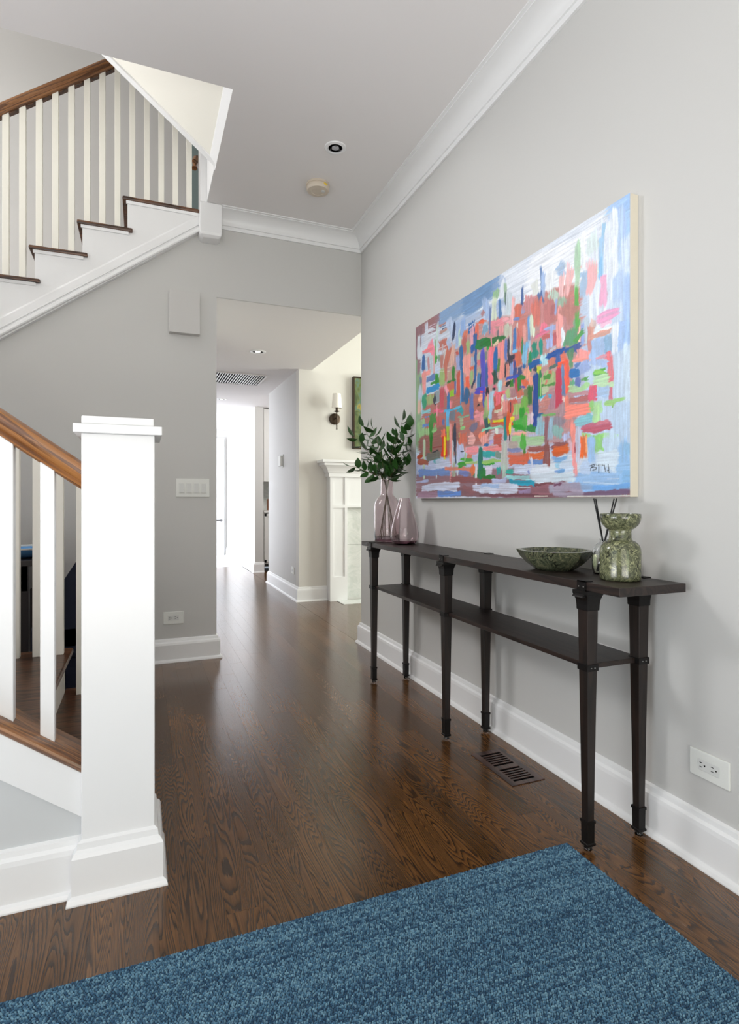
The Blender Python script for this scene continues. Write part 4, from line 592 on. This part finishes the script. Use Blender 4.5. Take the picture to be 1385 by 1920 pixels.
def make_painting():
    Wm, Hm = 1591., 1015.
    nx_, nz_ = 660, 420
    rs = np.random.RandomState(4)
    gx, gz = np.meshgrid(np.linspace(0, Wm, nx_), np.linspace(0, Hm, nz_))
    def vnoise(cx_, cz_):
        g = rs.uniform(-1, 1, (int(cz_)+3, int(cx_)+3))
        u = gx/Wm*cx_; v_ = gz/Hm*cz_
        i, j = u.astype(int), v_.astype(int); fu, fv = u-i, v_-j
        fu = fu*fu*(3-2*fu); fv = fv*fv*(3-2*fv)
        return (g[j, i]*(1-fu)+g[j, i+1]*fu)*(1-fv)+(g[j+1, i]*(1-fu)+g[j+1, i+1]*fu)*fv
    wx = vnoise(30, 22)*3.5+vnoise(120, 90)*1.5+vnoise(300, 200)*.5; wz = vnoise(30, 22)*4.5+vnoise(120, 90)*2+vnoise(300, 200)*.5
    sv = vnoise(420, 14)*.6+vnoise(200, 30)*.4; sh = vnoise(14, 300)*.6+vnoise(30, 160)*.4
    img = np.zeros((nz_, nx_, 3))+np.array([.8, .84, .9]); rel = np.zeros((nz_, nx_))
    for s_ in STROKES.split(';'):
        a, b_, c, d, wd, hx, so = s_.split(',')
        a, b_, c, d, wd, so = map(float, (a, b_, c, d, wd, so))
        thin = wd < 7
        wd *= 1 if thin else 1.12
        col = np.array([int(hx[i:i+2], 16) for i in (0, 2, 4)])/255.
        ln = max(math.hypot(c-a, d-b_), 1.); ux, uz = (c-a)/ln, (d-b_)/ln
        k = .15 if thin else 1.
        X_, Z_ = gx+wx*k, gz+wz*k
        al = (X_-a)*ux+(Z_-b_)*uz; pe = np.abs(-(X_-a)*uz+(Z_-b_)*ux)
        so = max(so*.8, 1.2)
        st = (sv if abs(uz) > abs(ux) else sh)
        hw_ = wd/2*(1 if thin else 1+.16*np.sin(al/ln*5+a))
        rnd_ = 0 if thin else np.minimum((pe/hw_)**2, 1.2)*min(wd*.5, ln*.2)*.4
        se = so if thin else so*1.5+min(ln*.12, 9)
        dry = 0 if thin else st*1.1+.55
        m = np.clip((hw_-pe)/so+.5, 0, 1)*np.clip((al-rnd_)/se+.5+dry, 0, 1)*np.clip((ln-al-rnd_)/se+.5+dry, 0, 1)
        al_ = m*(1 if thin else np.clip(.95+.3*st, 0, 1))
        shade = 1+(0 if thin else .10)*st[..., None]
        img = img*(1-al_[..., None])+np.clip(col*shade, 0, 1)*al_[..., None]
        rel = rel*(1-.5*m)+m*(.35+.5*(st if not thin else 0))*(0 if so > 14 else 1)
    img = np.clip(img*(1.0+.03*vnoise(500, 330)[..., None]), 0, 1)
    lin = np.where(img <= .04045, img/12.92, ((img+.055)/1.055)**2.4)
    loc = (1.512, 2.2245, 1.0935)
    y = 3.02-gx/1000; z = 1.092+gz/1000; x = 1.5118-rel*.0006
    V = np.stack([x-loc[0], y-loc[1], z-loc[2]], -1).reshape(-1, 3)
    ii = np.arange(nx_*nz_).reshape(nz_, nx_)
    F = np.stack([ii[:-1, :-1], ii[:-1, 1:], ii[1:, 1:], ii[1:, :-1]], -1).reshape(-1, 4)
    me = bpy.data.meshes.new('painted_canvas'); me.vertices.add(len(V)); me.vertices.foreach_set('co', V.ravel().astype(np.float32))
    me.loops.add(F.size); me.loops.foreach_set('vertex_index', F.ravel().astype(np.int32))
    me.polygons.add(len(F)); me.polygons.foreach_set('loop_start', (np.arange(len(F))*4).astype(np.int32)); me.polygons.foreach_set('use_smooth', np.ones(len(F), bool))
    me.update(calc_edges=True)
    at = me.color_attributes.new('paint', 'FLOAT_COLOR', 'POINT')
    at.data.foreach_set('color', np.concatenate([lin.reshape(-1, 3), np.ones((len(V), 1))], 1).astype(np.float32).ravel())
    m, nt, b = nm('oil_paint'); q = N(nt, 'ShaderNodeAttribute', attribute_name='paint'); L(nt, q.outputs['Color'], b.inputs['Base Color'])
    b.inputs['Roughness'].default_value = .42
    tc = N(nt, 'ShaderNodeTexCoord'); no = N(nt, 'ShaderNodeTexNoise', i_Scale=350., i_Detail=2.); L(nt, tc.outputs['Object'], no.inputs['Vector'])
    bp = N(nt, 'ShaderNodeBump', i_Strength=.25, i_Distance=.001); L(nt, no.outputs[0], bp.inputs['Height']); L(nt, bp.outputs[0], b.inputs['Normal'])
    me.materials.append(m)
    t = thing('painting', loc, 'large unframed abstract canvas of colourful brush blocks signed at lower right', 'painting')
    o = bpy.data.objects.new('painted_canvas', me); COL.objects.link(o); o.parent = t
    build('canvas_edge', MB().box(1.5122, 1.5488, 1.429, 3.020, 1.092, 2.107), CANVAS, t, bevel=.0015)
make_painting()
#PAINT_END

# ------------------------------------------------------------ wall and ceiling fittings
def plate(name, axis, a0, a1, z0, z1, wallp, label, cat, sockets=None, rockers=0, proud=.007):
    """axis 'y': on a wall facing -Y (a = X range); axis 'x': on a wall facing -X (a = Y range, from near to far)"""
    c = ((a0+a1)/2, wallp, (z0+z1)/2) if axis == 'y' else (wallp, (a0+a1)/2, (z0+z1)/2)
    t = thing(name, c, label, cat)
    def bxx(u0, u1, w0, w1, d0, d1):
        return MB().box(u0, u1, wallp-d1, wallp-d0, w0, w1) if axis == 'y' else MB().box(wallp-d1, wallp-d0, u0, u1, w0, w1)
    build('face_plate', bxx(a0, a1, z0, z1, 0, proud), PLASTIC, t, bevel=.0025)
    if rockers:
        w_ = (a1-a0); zc_ = (z0+z1)/2
        for i in range(rockers):
            u = a0+w_*(.17+.22*i)
            f = build('switch_frame', bxx(u-.0185, u+.0185, zc_-.036, zc_+.034, proud, proud+.0025), PLASTIC, t, bevel=.001, seg=1)
            m = MB()
            pts_ = [(zc_+.030, proud+.0025), (zc_+.030, proud+.003), (zc_, proud+.0035), (zc_-.031, proud+.008), (zc_-.031, proud+.0025)]
            m.prism([(wallp-d, z) for z, d in pts_], 'x', u-.0145, u+.0145)
            build('rocker', m, PLASTIC2, f)
    else:
        cu = (a0+a1)/2; zc_ = (z0+z1)/2; sgn = -1 if axis == 'x' else 1
        build('receptacle', bxx(cu-.034, cu+.034, zc_-.0165, zc_+.0165, proud, proud+.0012), PLASTIC2, t, bevel=.0006, seg=1)
        for k in (-1, 1):
            q = cu+k*.018*1
            for dz in (-.0062, .0062):
                build('slot', bxx(q-sgn*.006-.004, q-sgn*.006+.004, zc_+dz-.001, zc_+dz+.001, proud+.0008, proud+.0016), BLACKHOLE, t)
            build('slot', bxx(q+sgn*.006-.002, q+sgn*.006+.002, zc_-.002, zc_+.002, proud+.0008, proud+.0016), BLACKHOLE, t)
        for k in (-1, 1):
            u = cu+k*.047
            build('screw', bxx(u-.0025, u+.0025, zc_-.0025, zc_+.0025, proud, proud+.0006), PLASTIC, t, bevel=.0005, seg=1)
    return t
plate('wall_outlet', 'x', 1.107, 1.232, .256, .336, XW, 'white duplex outlet low on the wall right of the console table', 'outlet')
plate('wall_outlet', 'y', .135, .263, .252, .334, YW, 'white duplex outlet low on the taupe wall beside the newel', 'outlet')
plate('wall_outlet', 'x', 6.08, 6.19, .27, .345, 1.557, 'small white outlet low on the hall wall beside the fireplace room', 'outlet')
plate('wall_outlet', 'x', 9.62, 9.73, .22, .33, 1.575, 'tiny white outlet low on the bright far hall wall', 'outlet')
plate('light_switch', 'y', .215, .432, 1.104, 1.227, YW, 'white four gang rocker switch plate on the taupe wall', 'switch', rockers=4)
sp = thing('wall_speaker', (.267, 4.01, 2.34), 'flat taupe rectangular speaker box high on the wall left of the opening', 'speaker')
PAINTEDBOX = plain('painted_box', (203, 201, 198), .6, bump=.15, bscale=900)
build('housing', MB().box(.170, .366, 3.972, YW, 2.198, 2.478), PAINTEDBOX, sp, bevel=.003)
build('grille', MB().box(.1705, .3655, 3.966, 3.972, 2.1985, 2.4775), PAINTEDBOX, sp, bevel=.002)
th = thing('thermostat', (1.557, 6.66, 1.545), 'small white thermostat box on the hall wall beyond the opening', 'thermostat')
build('back_plate', MB().box(1.547, 1.557, 6.58, 6.72, 1.475, 1.625), PLASTIC2, th, bevel=.002)
build('housing', MB().box(1.520, 1.547, 6.60, 6.72, 1.487, 1.612), PLASTIC, th, bevel=.003)

def downlight(x, y, z, r, label, on=0):
    t = thing('recessed_light', (x, y, z), label, 'ceiling light', )
    build('trim_ring', MB().lathe([(r*.66, .0), (r*.66, -.006), (r*.72, -.008), (r*.95, -.005), (r, -.001), (r, .0)], (x, y, z), 40, closed=True), WHITE, t, smooth=True, ang=40)
    build('reflector', MB().lathe([(r*.66, -.004), (r*.60, .0), (r*.5, .0), (r*.665, -.001)], (x, y, z), 40, closed=True), BAFFLE, t, smooth=True)
    m = MB(); rr = [(r*.66, -.0012), (r*.5, -.0012), (r*.3, -.0012), (.001, -.0012)]
    build('baffle', m.lathe(rr, (x, y, z), 36), BAFFLE, t, smooth=True)
    build('bulb', MB().lathe([(r*.34, -.0012), (r*.33, -.004), (r*.2, -.008), (.001, -.009)], (x, y, z), 24), emit('lamp_glow', (255, 250, 240), on) if on else BAFFLE, t, smooth=True)
    for k in range(3):
        a = k*2*PI/3+.4
        build('clip', MB().box(x+math.cos(a)*r*.45-.003, x+math.cos(a)*r*.45+.003, y+math.sin(a)*r*.45-.012, y+math.sin(a)*r*.45+.012, z-.005, z-.0012), BLACKM, t)
    return t
downlight(1.014, 3.035, HC, .062, 'round recessed downlight in the entry ceiling beside the smoke alarm')
downlight(1.018, 5.35, HH, .075, 'bright recessed downlight in the hall ceiling nearer the opening', 3)
downlight(1.03, 8.04, HH, .065, 'recessed downlight at the far end of the hall ceiling beyond the vent', 3)
sd = thing('smoke_detector', (1.030, 3.43, HC), 'round ivory smoke alarm with a yellow sticker on the entry ceiling', 'smoke alarm')
c_ = (1.030, 3.43, HC)
build('base_ring', MB().lathe([(.072, 0), (.074, -.004), (.074, -.012), (.070, -.014), (.0001, -.014)], c_, 40), BEIGE, sd, smooth=True, ang=40)
build('cover', MB().lathe([(.069, -.014), (.072, -.018), (.071, -.036), (.066, -.044), (.040, -.047), (.038, -.045), (.0001, -.046)], c_, 40), BEIGE, sd, smooth=True, ang=40)
build('test_button', MB().lathe([(.012, -.046), (.012, -.050), (.010, -.051), (.0001, -.051)], (c_[0]+.028, c_[1]-.02, c_[2]+.001), 16), PLASTIC2, sd, smooth=True, ang=40)
m = MB(); a0 = R(-75); rs = []
for k in range(5):
    a = a0+k*.09; rs.append([(c_[0]+math.cos(a)*rr, c_[1]+math.sin(a)*rr, c_[2]+zz) for rr, zz in ((.0705, -.018), (.0728, -.018), (.0728, -.029), (.0705, -.029))])
build('sticker', m.loft(rs), YELLOW, sd)
# return air vent in the hall ceiling
vt = thing('ceiling_vent', (.9, 6.62, HH), 'slatted return air vent in the hall ceiling', 'vent')
build('duct_shade_sheet', MB().box(.50, 1.31, 6.36, 6.90, HH-.0015, HH+.0), BLACKHOLE, vt)  # flat black sheet, the duct's shade put into its colour
m = MB()
for k in range(29):
    xx = 1.311-k*.0276
    build('slat', MB().box(xx-.0115, xx, 6.345, 6.905, HH-.007, HH-.0015), WHITE, vt)
build('frame', MB().box(.46, 1.325, 6.33, 6.345, HH-.010, HH).box(.46, 1.325, 6.905, 6.92, HH-.010, HH).box(1.311, 1.325, 6.345, 6.905, HH-.010, HH), CEIL, vt)
# floor register
fr_ = thing('floor_register', (1.37, 1.93, 0), 'wooden slotted floor register set into the floor under the table', 'vent')
VM = wood('register_oak', [(92, 66, 56), (80, 56, 48), (52, 36, 32)], 'Y', 9, .9, 8., .28, coat=.2, tint=.02)
build('recess_shade_sheet', MB().box(1.298, 1.448, 1.782, 2.072, -.001, .0006), BLACKHOLE, fr_)  # thin black sheet, shade between the slats put into its colour
m = MB(); m.box(1.298, 1.325, 1.782, 2.072, .0, .003); m.box(1.421, 1.448, 1.782, 2.072, .0, .003)
m.box(1.325, 1.421, 1.782, 1.806, .0, .003); m.box(1.325, 1.421, 2.046, 2.072, .0, .003); m.box(1.325, 1.421, 1.908, 1.938, .0, .003)
build('frame', m, VM, fr_, bevel=.0005, seg=1)
for y0_, y1_ in ((1.806, 1.908), (1.938, 2.046)):
    n_ = 6; p_ = (y1_-y0_)/n_
    for k in range(n_):
        if k == 0: continue
        yc_ = y0_+k*p_
        build('slat', MB().box(1.325, 1.421, yc_-p_*.22, yc_+p_*.22, .0005, .0028), VM, fr_)

# ------------------------------------------------------------ living room: fireplace, sconce, picture
fp = thing('fireplace_mantel', (2.4, 5.8, 0), 'white panelled mantel with crown shelf and marble surround beyond the opening', 'fireplace')
m = MB()
build('pilaster', MB().box(1.87, 1.905, 5.772, 5.89, 0, 1.345).box(2.035, 2.066, 5.772, 5.89, 0, 1.345).box(1.905, 2.035, 5.782, 5.89, 0, 1.345)
      .box(1.905, 2.035, 5.772, 5.785, 0, .26).box(1.905, 2.035, 5.772, 5.785, 1.0, 1.035), WHITE, fp)
build('frieze_panel', MB().box(2.066, 3.4, 5.785, 5.89, 1.005, 1.345), WHITE, fp)
build('frieze_rail', MB().box(2.066, 3.4, 5.772, 5.785, 1.005, 1.03), WHITE, fp)
build('marble_surround', MB().box(2.068, 2.5, 5.81, 5.89, 0, .60), WMARB, fp)
build('marble_surround', MB().box(2.068, 3.3, 5.812, 5.89, .602, 1.005), WMARB, fp)
build('firebox', MB().box(2.5, 3.1, 5.82, 5.889, 0, .60), BLACKM, fp)
build('pilaster', MB().box(3.3, 3.5, 5.772, 5.89, 0, 1.345), WHITE, fp)
# crown shelf: stepped, mitred at the left end
rings = []
for a, z in [(.0, 1.335), (.014, 1.335), (.014, 1.375), (.024, 1.378), (.030, 1.395), (.046, 1.425), (.072, 1.450), (.084, 1.455), (.084, 1.478), (.100, 1.482), (.106, 1.486), (.106, 1.512)]:
    rings.append([(1.865-a, 5.770-a, z), (3.5+a, 5.770-a, z), (3.5+a, 5.889, z), (1.865-a, 5.889, z)])
build('crown_shelf', MB().loft(rings), WHITE, fp)
build('hearth', MB().box(1.945, 3.5, 5.545, 5.772, 0, .006), WMARB, fp)
sc = thing('wall_sconce', (1.955, 5.89, 1.95), 'bronze wall sconce with a white shade above the mantel', 'sconce')
mm = MB(); cx_, cz_ = 1.958, 1.97
rings = [[(cx_+r*math.cos(2*PI*j/28), y_, cz_+r*math.sin(2*PI*j/28)) for j in range(28)] for r, y_ in ((.062, 5.89), (.062, 5.876), (.052, 5.870), (.018, 5.868))]
build('back_plate', mm.loft(rings), BRONZE, sc, smooth=True, ang=30)
build('arm', MB().tube([(1.955, 5.869, 1.97), (1.952, 5.83, 1.972), (1.950, 5.79, 1.972)], .008, 10), BRONZE, sc, smooth=True)
build('stem', MB().lathe([(.0005, 1.842), (.009, 1.846), (.007, 1.86), (.006, 1.95), (.009, 1.97), (.006, 1.99), (.0065, 2.03), (.030, 2.040), (.032, 2.044), (.013, 2.047), (.013, 2.085), (.0005, 2.086)], (1.950, 5.79, 0), 16), BRONZE, sc, smooth=True, ang=40)
build('lamp_shade', MB().lathe([(.056, 2.075), (.042, 2.228), (.041, 2.228), (.055, 2.075)], (1.950, 5.79, 0), 32, closed=True), SHADE, sc, smooth=True, ang=50)
m_, nt_, b_ = nm('landscape_paint'); tc_ = N(nt_, 'ShaderNodeTexCoord'); mp_ = N(nt_, 'ShaderNodeMapping'); mp_.inputs['Scale'].default_value = (4, 4, 3); L(nt_, tc_.outputs['Object'], mp_.inputs[0])
no_ = N(nt_, 'ShaderNodeTexNoise', i_Scale=2., i_Detail=5., i_Distortion=.8); L(nt_, mp_.outputs[0], no_.inputs['Vector'])
cr_ = N(nt_, 'ShaderNodeValToRGB'); e_ = cr_.color_ramp.elements
for p_, c__ in ((.3, (44, 60, 40)), (.42, (66, 84, 42)), (.5, (98, 110, 58)), (.56, (80, 112, 100)), (.64, (150, 140, 62)), (.72, (120, 84, 52))):
    q_ = e_.new(p_); q_.color = srgb(*c__)
L(nt_, no_.outputs[0], cr_.inputs[0]); L(nt_, cr_.outputs[0], b_.inputs['Base Color'])
pk = thing('framed_picture', (2.6, 5.89, 2.04), 'green landscape canvas above the mantel, cut off by the wall edge', 'picture')
build('canvas', MB().box(2.176, 3.1, 5.848, 5.885, 1.665, 2.43), m_, pk)
build('frame', MB().box(2.162, 2.176, 5.842, 5.889, 1.65, 2.445).box(3.1, 3.114, 5.842, 5.889, 1.65, 2.445).box(2.176, 3.1, 5.842, 5.889, 2.43, 2.445).box(2.176, 3.1, 5.842, 5.889, 1.65, 1.665), BRONZE, pk)

# ------------------------------------------------------------ far hall: door, kitchen
struct('door_1', MB().box(.70, 1.515, 11.46, 11.5, .0, 2.31), WHITE, 'bright white door at the far end of the hall')
dr = bpy.data.objects['door_1']
build('door_handle', MB().tube([(1.455, 11.455, .69), (1.455, 11.41, .69), (1.445, 11.40, .69)], .022, 10).tube([(1.455, 11.41, .69), (1.33, 11.405, .69)], .014, 8), BLACKM, dr, smooth=True)
ck = thing('kitchen_cabinet', (1.95, 8.75, 0), 'sliver of white kitchen cabinets seen past the hall wall', 'cabinet')
build('lower_door', MB().box(1.72, 2.5, 8.56, 9.15, .12, .90).box(1.73, 1.76, 8.55, 8.56, .14, .88).box(1.73, 2.4, 8.55, 8.56, .84, .88).box(1.73, 2.4, 8.55, 8.56, .14, .18), CAB, ck)
build('countertop', MB().box(1.715, 2.5, 8.53, 9.18, .90, .93), CAB, ck)
build('backsplash', MB().box(1.715, 2.5, 9.16, 9.18, .93, 1.37), WMARB, ck)
build('upper_cabinet', MB().box(1.72, 2.5, 8.56, 9.18, 1.37, 2.47), CAB, ck)
cn = build('canister', MB().lathe([(.0005, 0), (.06, 0), (.062, .004), (.062, .16), (.056, .165), (.056, .175), (.02, .18), (.0005, .195)], (1.86, 8.72, .93), 24), COPPER, origin=(1.86, 8.72, .93), smooth=True, ang=40)
tag(cn, 'copper canister on the kitchen counter far down the hall', 'canister')

# ------------------------------------------------------------ nook behind the lower stair: desk, bowl, chair
dk = thing('desk', (-.9, 3.7, 0), 'dark wooden desk seen between the lower stair balusters', 'desk')
build('desktop', MB().box(-1.7, -.52, 3.42, 3.96, .735, .765), DARKW, dk, bevel=.003)
build('under_desk_shade', MB().box(-1.6, -.56, 3.90, 3.92, .03, .735), DARKW, dk)  # added dark sheet standing in for the shade under the desk
build('drawer_front', MB().box(-1.2, -.56, 3.46, 3.94, .60, .735), DARKW, dk)
for xx in (-1.66, -.60):
    for yy in (3.46, 3.90): build('leg', MB().box(xx, xx+.045, yy, yy+.04, 0, .735), DARKW, dk)
bw = thing('bowl', (-.60, 3.62, .765), 'white rimmed blue bowl on the dark desk behind the balusters', 'bowl')
build('rim', MB().lathe([(.150, .048), (.158, .054), (.158, .060), (.150, .058)], (-.60, 3.62, .765), 32, closed=True), PLASTIC, bw, smooth=True)
build('body', MB().lathe([(.0005, 0), (.06, 0), (.10, .012), (.140, .034), (.152, .050), (.148, .051), (.10, .018), (.0005, .010)], (-.60, 3.62, .765), 32), BLUEC, bw, smooth=True)
ch = thing('desk_chair', (-.20, 3.4, 0), 'dark navy upholstered chair with a slanted back behind the stair balusters', 'chair')
build('backrest', MB().prism([(-.40, .40), (-.28, .40), (-.07, .88), (-.10, .92), (-.22, .93), (-.295, .795)], 'y', 3.17, 3.62), LINEN, ch, bevel=.02)
build('backrest_side', MB().prism([(-.44, .36), (-.24, .36), (-.1, .85), (-.29, .795), (-.385, .64)], 'y', 3.15, 3.17), LINEN, ch)
build('seat', MB().box(-.50, -.27, 3.15, 3.64, .30, .47), LINEN, ch, bevel=.025)
build('skirt', MB().box(-.49, -.25, 3.17, 3.62, .14, .30), LINEN, ch, bevel=.01)
for xx in (-.47, -.28):
    for yy in (3.18, 3.57): build('leg', MB().loft([sqr(xx, yy, .013, 0), sqr(xx, yy, .02, .15)]), DARKW, ch)

# ------------------------------------------------------------ rug
rg = thing('rug', (.1, .7, 0), 'deep teal blue woven rug in the foreground', 'rug')
RX0, RX1, RY0, RY1 = -1.25, 1.232, -.35, 1.412
RUGB = plain('rug_backing', (34, 66, 90), .95, bump=.5, bscale=400)
build('backing', MB().box(RX0, RX1, RY0, RY1, 0.0005, .012), RUGB, rg, bevel=.003)
def make_pile():
    rs = np.random.RandomState(3)
    sx, sy = .0058, .0052
    nx_, ny_ = int((RX1-RX0)/sx), int((RY1-.42)/sy)
    gx, gy = np.meshgrid(np.arange(nx_), np.arange(ny_))
    gx = gx.ravel(); gy = gy.ravel()
    cx = RX0+.003+gx*sx+rs.uniform(-.0016, .0016, gx.size)+(gy % 2)*sx*.5
    cy = .42+.003+gy*sy+rs.uniform(-.0009, .0009, gx.size)
    k = (cx < RX1-.001+rs.uniform(-.001, .001, cx.size)); cx = cx[k]; cy = cy[k]
    n = cx.size
    L_ = rs.uniform(.0030, .0048, n); W_ = rs.uniform(.0018, .0026, n); H_ = rs.uniform(.0035, .0062, n)
    an = rs.normal(0, .5, n)+.5*np.where((np.floor(cy/sy).astype(int) % 2) == 0, 1, -1)
    ring = np.array([[1, 0], [.3, 1], [-.5, .85], [-1, 0], [-.3, -1], [.5, -.85]])
    zb = .011
    V = np.zeros((n, 13, 3))
    ca, sa = np.cos(an), np.sin(an)
    for j, (a, b) in enumerate(ring):
        lx = a*L_; ly = b*W_
        X_ = lx*ca-ly*sa; Y_ = lx*sa+ly*ca
        V[:, j] = np.stack([cx+X_, cy+Y_, np.full(n, zb)], 1)
        V[:, 6+j] = np.stack([cx+X_*.72, cy+Y_*.72, zb+H_*.72], 1)
    V[:, 12] = np.stack([cx, cy, zb+H_], 1)
    F = []
    quads = [(j, (j+1) % 6, 6+(j+1) % 6, 6+j) for j in range(6)]
    tris = [(6+j, 6+(j+1) % 6, 12) for j in range(6)]
    base_i = (np.arange(n)*13)[:, None]
    q = np.array(quads); t = np.array(tris)
    Q = (base_i[:, :, None]+q[None]).reshape(-1, 4); Tt = (base_i[:, :, None]+t[None]).reshape(-1, 3)
    me = bpy.data.meshes.new('pile')
    me.vertices.add(n*13); me.vertices.foreach_set('co', (V.reshape(-1, 3)-np.array([.1, .7, 0])).ravel().astype(np.float32))
    me.loops.add(Q.size+Tt.size); me.loops.foreach_set('vertex_index', np.concatenate([Q.ravel(), Tt.ravel()]).astype(np.int32))
    npol = len(Q)+len(Tt); me.polygons.add(npol)
    st = np.concatenate([np.arange(len(Q))*4, Q.size+np.arange(len(Tt))*3]).astype(np.int32)
    me.polygons.foreach_set('loop_start', st)
    me.polygons.foreach_set('use_smooth', np.ones(npol, bool))
    me.update(calc_edges=True); me.validate()
    # colour per tuft: heathered teal, with low-frequency streaks
    base_c = np.array(srgb(74, 118, 146)[:3]); dark = np.array(srgb(32, 70, 100)[:3]); pale = np.array(srgb(116, 156, 176)[:3])
    tt_ = rs.uniform(0, 1, n)
    row = rs.uniform(-.18, .18, ny_+2)[np.clip(((cy-.42)/sy).astype(int), 0, ny_)]
    tt_ = np.clip(tt_+row, 0, 1)[:, None]
    c = np.where(tt_ < .5, dark+(base_c-dark)*tt_*2, base_c+(pale-base_c)*(tt_-.5)*2)
    C = np.ones((n, 13, 4)); C[:, :, :3] = c[:, None, :]
    at = me.color_attributes.new('tuft', 'FLOAT_COLOR', 'POINT'); at.data.foreach_set('color', C.astype(np.float32).ravel())
    m, nt, b = nm('rug_wool'); a = N(nt, 'ShaderNodeAttribute', attribute_name='tuft'); L(nt, a.outputs['Color'], b.inputs['Base Color'])
    b.inputs['Roughness'].default_value = .95; b.inputs['Sheen Weight'].default_value = .15
    me.materials.append(m)
    o = bpy.data.objects.new('pile', me); COL.objects.link(o); o.parent = rg; o['kind'] = 'stuff'
make_pile()
